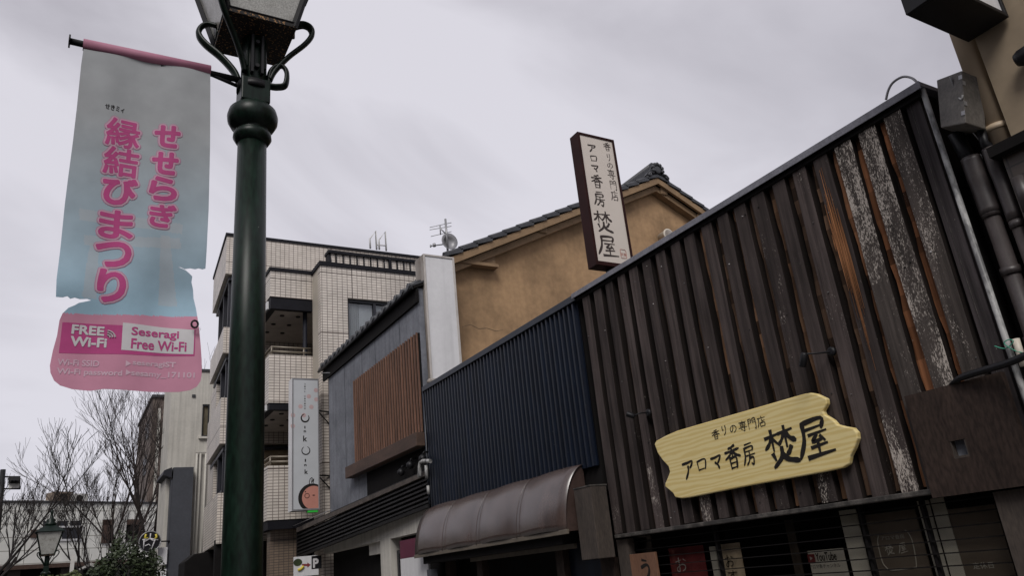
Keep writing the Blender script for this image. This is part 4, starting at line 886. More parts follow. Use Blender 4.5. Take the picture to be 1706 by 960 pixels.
bx((wx0-.1, y_+.6, wz0-.2), (wx1+.1, y_+.62, wz1+.2), 'room_back', 'dark', wf)
# balconies
BX0 = 4.06; BY0 = 17.9; BY1 = 20.75
def balcony(z0, z1, band, rail):
    b = MB(); b.box((BX0, BY0, z0), (AXL, BY0+.14, z1)); b.box((BX0, BY0+.14, z0), (BX0+.14, BY1, z1)); o = b.build('balcony', 'tile', ap)
    b = MB(); b.box((BX0+.02, BY0+.02, z0-band), (AXL, BY0+.16, z0)); b.box((BX0+.02, BY0+.16, z0-band), (BX0+.16, BY1, z0)); b.build('band', 'coping', o)
    b = MB(); b.box((BX0+.16, BY0+.16, z0-band+.04), (6.3, BY1, z0)); b.build('soffit', 'ceil', o)
    for (xx, yy) in ((4.5, 18.5), (4.45, 19.2), (4.45, 19.9), (4.9, 18.5), (4.85, 19.2), (4.85, 19.9)): MB().lathe([(.06, 0), (.055, -.02)], (xx, yy, z0-band+.038), 'Z', 10).build('downlight', 'black', o)
    if rail:
        for nm, zz in (('handrail', .21), ('midrail', .1)):
            b = MB(); b.tube([(BX0+.07, BY1, z1+zz), (BX0+.07, BY0+.07, z1+zz), (AXL-.02, BY0+.07, z1+zz)], .024, 8)
            if zz > .2:
                for (xx, yy) in ((BX0+.07, BY0+.07), (BX0+.07, 19.3), (AXL-.2, BY0+.07)): b.tube([(xx, yy, z1), (xx, yy, z1+zz)], .02, 8)
            b.build(nm, 'rail', o)
    return o
o = balcony(8.42, 9.1, .3, False)
mb = MB(); mb.box((BX0-.03, BY0-.03, 9.1), (AXL-.04, BY0+.17, 9.19)); mb.box((BX0-.03, BY0+.17, 9.1), (BX0+.17, BY1, 9.19)); mb.build('coping', 'coping', o)
balcony(5.78, 6.95, .16, True); balcony(3.14, 4.33, .2, True)
mb = MB(); mb.box((BX0-.025, BY0+.2, 8.16), (BX0+.015, BY1-.3, 8.36)); mb.box((BX0-.025, BY0+.2, 5.64), (BX0+.015, BY1-.3, 5.77)); mb.build('white_strip', 'white', ap)
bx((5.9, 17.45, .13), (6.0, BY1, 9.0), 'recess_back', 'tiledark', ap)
for z0_ in (3.2, 5.9): bx((5.86, 18.5, z0_), (5.9, 19.4, z0_+1.95), 'entry_door', 'dark', ap)
MB().tube([(4.98, 18.15, .2), (4.98, 18.15, 8.2)], .055, 10).build('downpipe', 'frame', ap)
# main block with ribbon windows and a street face that turns away
Cc = AY(378, 393, 20.8); dC = Vector((.0655, 1, 0)).normalized(); nC = Vector((-1, .0655, 0)).normalized()
c0 = Vector((Cc.x, 20.8, 0)); ztop = Cc.z
far = PL(356, 470, c0, nC); LC = (far-c0).dot(dC)
def zc(y): return AY(370, y, 20.8).z
bands = [(zc(455), ztop), (zc(588), zc(545)), (zc(740), zc(663)), (2.9, zc(822))]
wins = [(zc(543), zc(458)), (zc(661), zc(592)), (zc(820), zc(744))]
def skew(mb, off, l0, l1, z0, z1, depth):   # slab along the turned street face
    a = c0+dC*l0-nC*off*-1; b = c0+dC*l1-nC*off*-1; iv = Vector((depth, 0, 0))
    mb.hexa([a+Vector((0, 0, z0)), b+Vector((0, 0, z0)), b+iv+Vector((0, 0, z0)), a+iv+Vector((0, 0, z0)), a+Vector((0, 0, z1)), b+Vector((0, 0, z1)), b+iv+Vector((0, 0, z1)), a+iv+Vector((0, 0, z1))])
mb = MB()
for z0, z1 in bands: skew(mb, 0, 0, LC, z0, z1, 7.0)
skew(mb, -.12, LC-.9, LC+.6, 2.9, bands[2][1]+1.0, 6.5)
mb.build('ribbon_wall', 'tile', ap)
mb = MB(); a = c0-nC*-.03-dC*.03
skew(mb, .03, -.03, LC+.02, ztop, ztop+.09, 7.0)
mb.build('roof_coping', 'coping', ap)
for z0, z1 in wins:
    mb = MB(); skew(mb, -.3, .3, LC-.2, z0-.03, z1+.03, 5.5)
    wcore = mb.build('window_core', 'beigecurtain', ap)
    mb = MB()
    for l in (.25, 1.4, 2.6, 3.8, 5.0, 6.2):
        if l < LC: skew(mb, -.12, l, l+.09, z0+.003, z1-.003, .12)
    skew(mb, -.1, .12, LC-.1, z1-.09, z1-.004, .14); skew(mb, -.1, .12, LC-.1, z0+.004, z0+.07, .14)
    mb.box((c0.x+.16, c0.y+.08, z1-.09), (c0.x+3.0, c0.y+.2, z1-.004)); mb.box((c0.x+.2, c0.y+.08, z0+.004), (c0.x+3.0, c0.y+.2, z0+.07))
    wf = mb.build('ribbon_window', 'frame', ap)
    mb = MB(); skew(mb, -.2, .3, LC-.25, z0+.02, z1-.02, .02); mb.build('pane', 'glass', wf)
    mb = MB(); mb.box((c0.x+.24, c0.y+.16, z0+.02), (c0.x+.9, c0.y+.18, z1-.02)); skew(mb, -.26, .3, 1.3, z0+.02, z1-.02, .02); mb.build('curtain', 'curtain' if z1 < 8 else 'beigecurtain', wf)
# roof ladder
ld = thing('roof_ladder', (6.2, 21, 10.9), 'white hooped roof ladder on top of the tiled apartment building', 'ladder')
A2 = lambda x, y: AY(x, y, 20.9)
for nm, pts in (('stile', [(617, 414), (616, 398), (626, 385), (627.5, 416)]), ('stile', [(632, 416), (631, 400), (642, 386), (643.5, 418)])):
    MB().tube([A2(*p) for p in pts], .028, 6).build(nm, 'wpaint', ld)
MB().tube([A2(627, 408), A2(643, 409.5)], .02, 6).build('rung', 'wpaint', ld)
# ground floor
bx((4.2, 18.2, .13), (4.9, 18.5, 3.0), 'tiled_pillar', 'tiledark', ap)
bx((5.5, 18.9, .13), (5.6, 26, 3.0), 'ground_floor_back', 'dark', ap)
bx((3.5, 20.9, .13), (9, 21.1, 3.0), 'ground_floor_wall', 'dark', ap)
cn = thing('black_canopy', (3.6, 23.2, 2.0), 'black fabric canopy low on the front of the tiled apartment building', 'canopy')
pA = AY(322, 932, 21.5)
KY = lambda x, y: AY(x, y, 23)
MB().prism([KY(308, 937), KY(324, 924), KY(372, 915), KY(420, 912), Vector((KY(420, 912).x, 23, 1.9)), Vector((KY(308, 937).x, 23, 1.9))], (0, 1.2, 0)).build('cover', 'soffit', cn, .02)

# ---- pig sign on the corner of the apartment building
pg = thing('projecting_sign', (4.8, 17.0, 3.2), 'tall narrow white sign with a pink pig face and vertical black lettering', 'sign')
OY = 16.9
pL, pR = AY(487, 640, OY), AY(531, 632, OY); ox0, ox1 = pL.x, pR.x
oz1 = AY(510, 631, OY).z; oz0 = AY(508, 851, OY).z
mb = MB(); mb.box((ox0, OY, oz0), (ox0+.025, OY+.3, oz1)); mb.box((ox1-.025, OY, oz0), (ox1, OY+.3, oz1)); mb.box((ox0+.025, OY, oz1-.025), (ox1-.025, OY+.3, oz1)); mb.box((ox0+.025, OY, oz0), (ox1-.025, OY+.3, oz0+.03)); mb.build('frame', 'galv', pg)
bx((ox0+.025, OY+.008, oz0+.03), (ox1-.025, OY+.28, oz1-.025), 'face', 'signgrey', pg)
bx((ox0-.006, OY+.01, oz0), (ox0-.001, OY+.3, oz1), 'side_panel', 'white', pg)
AO = lambda x, y: AY(x, y, OY+.008); q = lambda a, b: (460+a/3.692, 610+b/3.692)
def disc(mb, x, y, r, d, n=20, a0=0, a1=2*math.pi, ysc=1.0):
    p = AO(x, y); pts = [p+Vector((r*math.cos(a0+(a1-a0)*i/n), -d, r*ysc*math.sin(a0+(a1-a0)*i/n))) for i in range(n)]
    mb.add(pts, [tuple(range(n))])
def ringb(mb, x, y, r, wd, d, a0=0, a1=2*math.pi, ysc=1, n=24):
    p = AO(x, y); vs = []; fs = []
    for i in range(n+1):
        a = a0+(a1-a0)*i/n; ww = wd*(.5+.7*math.sin(math.pi*i/n)) if a1-a0 < 6.2 else wd
        vs += [p+Vector((r*math.cos(a), -d, r*ysc*math.sin(a))), p+Vector(((r-ww)*math.cos(a), -d, (r-ww)*ysc*math.sin(a)))]
    fs = [(2*i, 2*i+1, 2*i+3, 2*i+2) for i in range(n)]; mb.add(vs, fs)
mb = MB()
for a, b in ((245, 150), (201, 188), (247, 207), (150, 250), (217, 253), (104, 304), (170, 304), (103, 370)): x, y = q(a, b); disc(mb, x, y, .05, .001)
mb.build('dots', 'dotpink', pg)
mb = MB(); xx, yy = q(178, 322); ringb(mb, xx, yy, .1, .03, .002, R(100), R(400)); xx, yy = q(183, 522); ringb(mb, xx, yy, .098, .022, .002, R(120), R(430))
for chs, a, b, ww, hh in (('i', 177, 378, 6, 14), ('n', 177, 404, 12, 10), ('k', 178, 448, 22, 34), ('i', 180, 582, 7, 16), ('n', 180, 612, 12, 10), ('k', 185, 652, 18, 26)):
    x, y = q(a, b); put_text(mb, chs, AO, x, y, ww/3.692, hh/3.692, FY, .002, .004)
mb.build('lettering', 'ink', pg)
mb = MB()
for chs, a, b in zip('Oink Dining', [177]*11, range(112, 276, 15)):
    if chs != ' ':
        x, y = q(a, b); put_text(mb, chs, AO, x, y, 9/3.692, 9/3.692, FY, .002)
mb.build('small_lettering', 'ink', pg)
# pig face, cut off by the right and lower edges of the panel
px_, py_ = q(222, 812); pc = AO(px_, py_); rr_ = .27
def clipped(r, sc, n=40):
    o = []
    for i in range(n):
        a = 2*math.pi*i/n; X_ = min(pc.x+r*math.cos(a), ox1-.03); Z_ = max(pc.z+r*sc*math.sin(a), oz0+.035); o.append((X_, Z_))
    return o
mb = MB(); v_ = clipped(rr_*1.12, 1.0); mb.add([Vector((a, OY+.008-.0015, b)) for a, b in v_], [tuple(range(len(v_)))]); mb.build('pig_outline', 'ink', pg)
mb = MB(); v_ = clipped(rr_*.93, 1.0); v_ = [(min(a+.03, ox1-.03), b) for a, b in v_]; mb.add([Vector((a, OY+.008-.003, b)) for a, b in v_], [tuple(range(len(v_)))]); mb.build('pig_face', 'pink', pg)
mb = MB(); x, y = q(190, 800); ringb(mb, x, y, .055, .012, .005, n=20); x, y = q(231, 797); disc(mb, x, y, .03, .005, 12, ysc=.4); x, y = q(180, 776); disc(mb, x, y, .014, .005, 10)
p1, p2 = AO(*q(203, 738)), AO(*q(208, 700)); mb.tube(smooth_path([p1, p2, AO(*q(222, 690)), AO(*q(218, 720)), AO(*q(232, 695)), AO(*q(226, 730))]), .008, 4); mb.build('pig_drawing', 'ink', pg)
for za in (oz1-.7, oz0+.75):
    mb = MB(); mb.tube([(ox1, OY+.15, za), (5.35, AY0+.02, za)], .018, 6); mb.tube([(ox1, OY+.15, za), (5.35, AY0+.02, za-.35)], .014, 6); mb.build('bracket', 'black', pg)
mb = MB(); x, y = q(222, 884); p = AO(x, y); mb.box((p.x-.1, OY-.01, oz0-.05), (p.x+.12, OY+.1, oz0-.012)); mb.build('green_clamp', 'neon', pg)
# parking sign below
PY = 16.5
t = thing('parking_sign', (4.2, PY, 1.4), 'small white parking sign with a red arrow under the black louvred canopy', 'sign')
p0, p1 = AY(490, 929, PY), AY(531, 957, PY); AP = lambda x, y: AY(x, y, PY)
bx((p0.x, PY, p1.z-.02), (p1.x, PY+.06, p0.z), 'panel', 'white', t, .004)
bx((AP(519, 940).x, PY-.004, AP(520, 949).z), (p1.x+.06, PY-.0005, p0.z-.01), 'black_square', 'black', t)
put_text(MB(), 'P', AP, 526, 939, 8, 14, FY, .006, .01).build('lettering', 'whiteprint', t)
mb = MB(); a_ = AP(503, 942); b_ = AP(516, 942); mb.add([a_+Vector((0, -.004, -.02)), b_+Vector((-.05, -.004, -.02)), b_+Vector((-.05, -.004, .02)), a_+Vector((0, -.004, .02))], [(0, 1, 2, 3)]); mb.add([b_+Vector((-.05, -.004, -.05)), b_+Vector((.02, -.004, 0)), b_+Vector((-.05, -.004, .05))], [(0, 1, 2)]); mb.build('arrow', 'noren', t)
mb = MB(); mb.tube(smooth_path([AP(496, 951)+Vector((0, -.006, 0)), AP(501, 949)+Vector((0, -.006, 0)), AP(506, 944)+Vector((0, -.006, 0))]), [.012, .03, .03, .03, .03, .03, .03, .03, .03, .03, .03, .03, .012], 6); mb.build('yellow_mark', 'yellow', t)
mb = MB(); disc_p = AP(496, 938); mb.add([disc_p+Vector((.09*math.cos(a*.4), -.005, .07*math.sin(a*.4))) for a in range(16)], [tuple(range(16))]); mb.build('green_mark', 'leaf', t)
mb = MB(); mb.tube([(p1.x-.1, PY+.03, p0.z), (p1.x-.1, PY+.03, 2.3)], .015, 6); mb.tube([(p0.x+.1, PY+.03, p0.z), (p0.x+.1, PY+.03, 2.3)], .015, 6); mb.build('hanger', 'black', t)

# ================================================================== BUILDINGS FARTHER DOWN THE STREET
pb = thing('pale_building', (4, 30, 0), 'pale stucco building with a slate blue lower front beyond the tiled apartment building', 'building')
pl = AY(286, 640, 30).x; zt = 9.75
mb = wallY(MB(), 30, 30.2, pl, 7, 0, zt, [(AY(337, 690, 30).x, AY(349, 690, 30).x, AY(343, 728, 30).z, AY(343, 674, 30).z)])
mb.box((pl, 30.2, 0), (pl+.2, 32.1, zt)); mb.box((pl+.2, 31.9, 0), (7, 32.1, zt)); mb.build('wall', 'pale', pb)
bx((pl-.04, 29.96, zt), (7, 32.1, zt+.1), 'coping', 'post', pb)
w0, w1 = AY(337, 690, 30).x, AY(349, 690, 30).x; wz0_, wz1_ = AY(343, 728, 30).z, AY(343, 674, 30).z
mb = MB(); mb.box((w0, 30.02, wz1_-.06), (w1, 30.12, wz1_)); mb.box((w0, 30.02, wz0_), (w1, 30.12, wz0_+.05)); mb.box((w0, 30.02, wz0_+.05), (w0+.04, 30.12, wz1_-.06)); mb.box((w1-.04, 30.02, wz0_+.05), (w1, 30.12, wz1_-.06)); wf = mb.build('window', 'frame', pb)
bx((w0+.04, 30.08, wz0_+.05), (w1-.04, 30.09, wz1_-.06), 'pane', 'glass', wf); bx((w0+.04, 30.1, wz0_+.05), (w1-.04, 30.11, wz1_-.06), 'pane_backing', 'beigecurtain', wf)
bx((w0-.1, 29.9, wz0_-.08), (w1+.05, 29.998, wz0_-.005), 'sill', 'pale', wf)
v0 = AY(320, 660, 29.98); bx((v0.x, 29.96, v0.z-.05), (v0.x+.12, 29.998, v0.z+.05), 'vent', 'post', pb)
sx1_ = AY(322, 800, 29.6).x; sx0_ = AY(288, 800, 29.6).x; zs_ = AY(305, 779, 29.6).z
bx((sx0_, 29.6, 0), (sx1_, 29.995, zs_), 'slate_front', 'slate', pb)
bx((sx0_-.05, 29.62, 0), (sx0_-.003, 31.4, zs_-.4), 'slate_side', 'slate', pb)
mb = MB(); mb.prism([(sx0_-.05, 29.55, zs_), (sx0_-.3, 29.55, zs_-.1), (sx0_-.34, 29.55, zs_-.26), (sx0_-.05, 29.55, zs_-.36)], (0, 1.9, 0)); mb.build('cornice', 'frame', pb)
mb = MB()
for px in (328, 334, 343): mb.tube([(AY(px, 760, 29.9).x, 29.9, 2.5), (AY(px, 760, 29.9).x, 29.9, AY(px, 755, 29.9).z)], .035, 6)
mb.box((AY(326, 755, 29.9).x, 29.86, AY(330, 755, 29.9).z), (AY(347, 755, 29.9).x+.2, 29.94, AY(330, 755, 29.9).z+.05)); mb.build('downpipe', 'pale', pb)
mb = MB(); 
for zz in (2.2, 2.9): mb.box((sx0_-.35, 29.5, zz), (sx0_-.06, 29.56, zz+.55))
mb.build('white_plate', 'white', pb)
# round shop sign
RY = 29.3; rc = AY(249.5, 903.5, RY); t = thing('round_sign', rc, 'round black shop sign with yellow and white strokes beside the hedge', 'sign')
MB().lathe([(.33, .04), (.34, 0), (.33, -.04)], rc, 'Y', 24).build('disc', 'black', t)
MB().tube([rc+Vector((.33*math.cos(a*.2618), -.04, .33*math.sin(a*.2618))) for a in range(25)], .018, 6).build('rim', 'galv', t)
mb = MB(); z_ = Vector((0, -.055, 0)); K = lambda a, b: rc+z_+Vector((a*.33, 0, b*.33))
for pts in ([(-.55, .3), (-.55, -.7)], [(-.7, .22), (0, .3)], [(.02, .8), (0, .3), (-.55, 0)], [(0, .3), (.45, -.05)], [(.5, .25), (.15, -.85)], [(-.45, -.4), (-.1, -.25), (.1, -.45)], [(0, .3), (.75, .1)]): mb.tube([K(*p) for p in pts], .02, 5)
mb.build('white_strokes', 'whiteprint', t)
mb = MB()
for pts in ([(-.4, .75), (-.5, .4), (-.2, .35)], [(.5, .7), (.6, .4), (.45, .25)]): mb.tube([K(*p) for p in pts], .035, 5)
mb.build('yellow_strokes', 'yellow', t)
MB().tube([rc, rc+Vector((sx0_-rc.x, .3, 0))], .025, 6).build('arm', 'black', t)
# brown tower block
tw = thing('brown_tower', (4.8, 46, 0), 'tall narrow brown building rising behind the bare trees', 'building')
t0_ = AY(253, 700, 45); zt = AY(265, 663, 45).z; bx((t0_.x, 45, 0), (t0_.x+4, 53, zt), 'wall', 'tower', tw)
mb = MB(); mb.box((t0_.x+.28, 44.96, 2), (t0_.x+.42, 44.999, zt-.6)); mb.build('pale_strip', 'pale', tw)
bx((t0_.x-.08, 44.9, zt), (t0_.x+4, 53, zt+.15), 'coping', 'post', tw)
mb = MB()
for zz in (4, 6.2, 8.4, 10.4): mb.box((t0_.x-.03, 46.2, zz), (t0_.x-.003, 48, zz+1))
mb.build('window', 'frame', tw)
# white panelled building across the crossroads
WB0 = AY(0, 840, 40); dW = Vector((.908, .419, 0)).normalized(); nW = Vector((.419, -.908, 0)).normalized()
wb = thing('white_store', (WB0.x, WB0.y, 0), 'low white panelled building with dark windows across the far crossroads', 'building')
PW = lambda x, y: PL(x, y, WB0, nW)
def wl(x, y): p = PW(x, y); return ((p-WB0).dot(dW), p.z)
ztw = PW(100, 839).z; zbw = PW(80, 940).z
def wq(mb, l0, l1, z0, z1, f, b):      # box on the turned facade: f out of the wall, b into it
    P4 = [WB0+dW*l0+nW*f, WB0+dW*l1+nW*f, WB0+dW*l1-nW*b, WB0+dW*l0-nW*b]
    v = [Vector((p.x, p.y, z0)) for p in P4]+[Vector((p.x, p.y, z1)) for p in P4]; mb.hexa(v); return mb
mb = MB(); wq(mb, -14, 16, zbw, ztw, 0, 12); mb.build('panel_wall', 'panelwhite', wb)
wq(MB(), -14, 16, ztw, ztw+.09, .06, 12).build('coping', 'post', wb)
wq(MB(), -14, 16, 0, zbw-.002, -.6, 10).build('ground_floor', 'dark', wb)
mb = MB(); wq(mb, -14, 16, zbw-.18, zbw-.002, .04, .2); mb.build('fascia', 'beam', wb)
mb = MB()
for a in (17, 105): l, z = wl(a, 950); wq(mb, l, l+.5, 0, zbw-.18, -.2, .58)
mb.build('pillar', 'boxwood', wb)
lA, zA = wl(72, 869); lB, zB = wl(133, 898); zM = wl(100, 877)[1]; zM2 = wl(100, 880.5)[1]
mb = MB()
for (a, b, c_, d_) in ((lA, lA+(lB-lA)*.29, zM, zA), (lA+(lB-lA)*.36, lA+(lB-lA)*.64, zM, zA), (lA+(lB-lA)*.7, lB, zM, zA), (lA, lA+(lB-lA)*.46, zB, zM2), (lA+(lB-lA)*.52, lB, zB, zM2)): wq(mb, a, b, c_, d_, .01, .02)
wf = mb.build('window', 'frame', wb)
mb = MB(); wq(mb, lA-.1, lB+.08, zM2+.01, zM-.01, .05, 0); wq(mb, lA-.1, lB+.08, zB-.09, zB-.01, .05, 0); mb.build('window_sill', 'white', wf)
l0, z0 = wl(50, 897); l1, z1 = wl(70, 883); wq(MB(), l0, l1, z0, z1, .05, 0).build('rusty_panel', 'beam', wb)
l0, z0 = wl(168, 906); l1, z1 = wl(242, 866); mb = MB(); wq(mb, l0, l1, z0, z1, .02, 0); rc_ = mb.build('balcony_recess', 'dark', wb)
mb = MB(); wq(mb, l0, l0+.35, z0, z1, .08, 0); wq(mb, l0, l1, z1-.25, z1, .08, 0); wq(mb, l1-.3, l1, z0, z1, .08, 0); mb.build('balcony_frame', 'beam', rc_)
mb = MB(); wq(mb, l0+.5, l0+1.1, z0, z0+1.6, .1, 0); wq(mb, l0+1.9, l0+3.3, z0+.5, z0+.9, .1, 0); mb.build('pale_items', 'paper', rc_)
for px, wdt, hh, lab in ((116, .85, .5, 'square brown rooftop unit, taller one on the white store'), (142, .8, .42, 'round faced rooftop unit on the white store, lower right one')):
    l, z = wl(px, 838); t = thing('rooftop_unit', WB0+dW*l-nW*1+Vector((0, 0, 0)), lab, 'air conditioner'); t.location.z = ztw+.09
    wq(MB(), l-wdt/2, l+wdt/2, ztw+.1, ztw+.1+hh, -.6, 1.4).build('casing', 'browncan' if px == 116 else 'paper', t)
    cpos = WB0+dW*l-nW*.6; mb = MB(); vs = [Vector((cpos.x, cpos.y, ztw+.1+hh*.5))+nW*.02+dW*(hh*.36*math.cos(a*.5236))+Vector((0, 0, hh*.36*math.sin(a*.5236))) for a in range(12)]; mb.add(vs, [tuple(range(12))]); mb.build('fan', 'dark', t)
l, z = wl(88, 838); tag(wq(MB(), l-.9, l+.9, ztw+.095, ztw+.25, -1, 2).build('roof_vent', 'paper'), 'flat grey box on the roof edge of the white store', 'roof vent')

# utility pole with a signal frame at the far left
t = thing('signal_pole', (AY(4, 900, 34).x, 34, 0), 'dark pole with a signal head in a frame at the left edge', 'traffic signal')
S = lambda x, y: AY(x, y, 34)
MB().tube([(S(4, 900).x, 34, 0), (S(5, 783).x, 34, S(5, 783).z)], .09, 8).build('pole', 'black', t)
mb = MB(); mb.tube([S(4, 795), S(34, 795)], .03, 6); mb.tube([S(4, 815), S(33, 815)], .03, 6); mb.tube([S(33, 794), S(33, 816)], .025, 6); mb.build('frame', 'black', t)
p0, p1 = S(15, 798), S(33, 806); hd = bx((p0.x, 33.85, p1.z), (p1.x, 34.1, p0.z), 'signal_head', 'black', t, .02)
p0, p1 = S(15, 807), S(32, 814); bx((p0.x, 33.95, p1.z), (p1.x, 34.0, p0.z), 'plate', 'paper', t)
mb = MB()
for i in range(3): mb.tube([S(18+i*6, 801)+Vector((0, -.15, 0)), S(18+i*6, 801)+Vector((0, -.35, .02))], .085, 8)
mb.build('visor', 'black', hd)
# little post and tent-like canopy low at left
tag(MB().box((AY(120, 940, 31).x-.05, 31, 0), (AY(120, 940, 31).x+.07, 31.1, AY(121, 925, 31).z)).build('bollard_post', 'paper'), 'thin grey post in front of the white store', 'post')
t = thing('street_canopy', (AY(150, 945, 36).x, 36, 2.5), 'small pale sloping canopy in front of the white store', 'canopy')
q0, q1, q2 = AY(128, 950, 36), AY(152, 938, 36), AY(170, 945, 36)
MB().prism([q0, q1, q2, q2+Vector((0, 0, -.15)), q1+Vector((0, 0, -.12)), q0+Vector((0, 0, -.06))], (0, 1.5, 0)).build('cover', 'paper', t)
MB().tube([q1+Vector((0, .7, -.1)), (q1.x, 36.7, 0)], .04, 6).build('stand', 'black', t)

# ================================================================== BARE TREES
def bare_tree(base, h, spread, lean, seed, label, m='bark', r0_=.14, levels=5, trunk_h=.28, up_=.55, fan=None):
    rr = random.Random(seed); tr = MB(); cr_ = MB(); t = thing('bare_tree', base, label, 'tree', 'bare trees along the far street')
    base = Vector(base)
    def limb(mb, p, d, L, r, lev):
        n = 3 if lev > 1 else 4; pts = [p.copy()]; dd = d.copy()
        for i in range(n):
            dd = (dd + Vector((rr.uniform(-.14, .14), rr.uniform(-.14, .14), rr.uniform(-.05, .1)+.02))).normalized()
            pts.append(pts[-1]+dd*L/n)
        mb.tube(pts, [max(r*(1-.45*i/n), .0052) for i in range(n+1)], 6 if lev < 2 else (4 if lev < 4 else 3), caps=False)
        return pts, dd
    tp, d = limb(tr, base, (Vector((0, 0, 1))+Vector(lean)).normalized(), h*trunk_h, r0_, 0)
    def grow(p, d, L, r, lev):
        pts, dd = limb(cr_, p, d, L, r, lev)
        if lev >= levels: return
        for k in range(rr.choice([2, 3, 3]) if lev < levels-1 else rr.choice([4, 5])):
            i = rr.choice([len(pts)-1, len(pts)-1, len(pts)-2, 1]); side = Vector((rr.uniform(-1, 1), rr.uniform(-1, 1), rr.uniform(-.25, .5)))
            nd = (dd*1.0 + side*.62 + Vector((0, 0, up_*.3))).normalized()
            grow(pts[i], nd, L*rr.uniform(.62, .82), r*.58, lev+1)
    nl = 5
    for k in range(nl):
        a = 2*math.pi*(k+rr.random()*.6)/nl; nd = Vector((math.cos(a)*spread, math.sin(a)*spread, 1))+Vector(lean)
        grow(tp[rr.choice([-1, -1, -2])], nd.normalized(), h*.3*rr.uniform(.8, 1.1), r0_*.62, 1)
    tr.build('trunk', m, t, fixn=False); cr_.build('crown', m, t, fixn=False)
    return t
def tb(px, Y): return (AY(px, 940, Y).x, Y, 0)
bare_tree(tb(-45, 25), 6.4, .5, (.1, 0, 0), 3, 'spreading bare tree entering from the left edge', 'bark2', .1, 6)
bare_tree(tb(212, 34), 8.8, .42, (-.04, 0, 0), 5, 'bare reddish tree right behind the clipped green hedge', 'bark', .095, 6)
bare_tree(tb(258, 37), 11.2, .4, (-.03, 0, 0), 8, 'taller bare tree against the brown tower', 'bark', .12, 6)
bare_tree(tb(180, 36), 7.6, .6, (-.16, 0, 0), 14, 'lower bare tree in front of the white store windows', 'bark2', .08, 6)
# hedge / evergreen bush
def bush(name, cen, rx, ry, rz, n, label, m, cat='shrub', seed=1, ls=.09):
    rr = random.Random(seed); t = thing(name, (cen[0], cen[1], 0), label, cat); mb = MB()
    for i in range(n):
        u = Vector((rr.gauss(0, 1), rr.gauss(0, 1), rr.gauss(0, 1))).normalized(); k = rr.uniform(.55, 1.0)**.5*(1+.16*math.sin(u.x*7+seed)+.1*math.sin(u.z*9+u.y*5))
        sq = lambda a: math.copysign(abs(a)**.72, a)
        p = Vector((cen[0]+sq(u.x)*rx*k, cen[1]+sq(u.y)*ry*k, cen[2]+sq(u.z)*rz*k))
        a = Vector((rr.uniform(-1, 1), rr.uniform(-1, 1), rr.uniform(-1, 1))).normalized(); b = a.orthogonal().normalized()
        s1 = ls*rr.uniform(.6, 1.3); mb.add([p-a*s1, p+b*s1*.5, p+a*s1, p-b*s1*.5], [(0, 1, 2, 3)])
    mb.build('leaves', m, t, fixn=False)
    mb = MB(); mb.tube([(cen[0], cen[1], 0), (cen[0], cen[1], cen[2])], [.1, .05], 8); mb.build('trunk', 'bark2', t)
    return t
bc_ = AY(208, 955, 23); bush('evergreen_bush', (bc_.x, 23, bc_.z-.8), .8, .7, 1.5, 9000, 'dense dark green clipped bush below the round shop sign', 'leaf', seed=2, ls=.055)
bc_ = AY(98, 962, 21); bush('low_hedge', (bc_.x, 21, bc_.z-.28), .55, .5, .32, 1300, 'low bright green hedge top at the bottom edge beside the far lamp', 'leaf2', seed=5, ls=.06)

# unseen row added across the street to shade fronts and darken glass reflections
op = thing('added_opposite_row', (-9, 6, 0), 'brown rendered shop row added unseen across the street to shade the fronts', 'building')
bx((-16, -14, 0), (-9, 30, 8), 'wall', 'tower', op); bx((-16.3, -14.3, 8.001), (-8.6, 30.3, 8.2), 'roof', 'rooftile', op)
for yy in range(-12, 28, 4): wf = bx((-8.998, yy, 3.4), (-8.95, yy+2, 5), 'window', 'frame', op); bx((-8.949, yy+.1, 3.5), (-8.94, yy+1.9, 4.9), 'pane', 'slate', wf)
bx((-8.998, -13, .3), (-8.94, 29, 2.6), 'shopfront', 'dark', op)

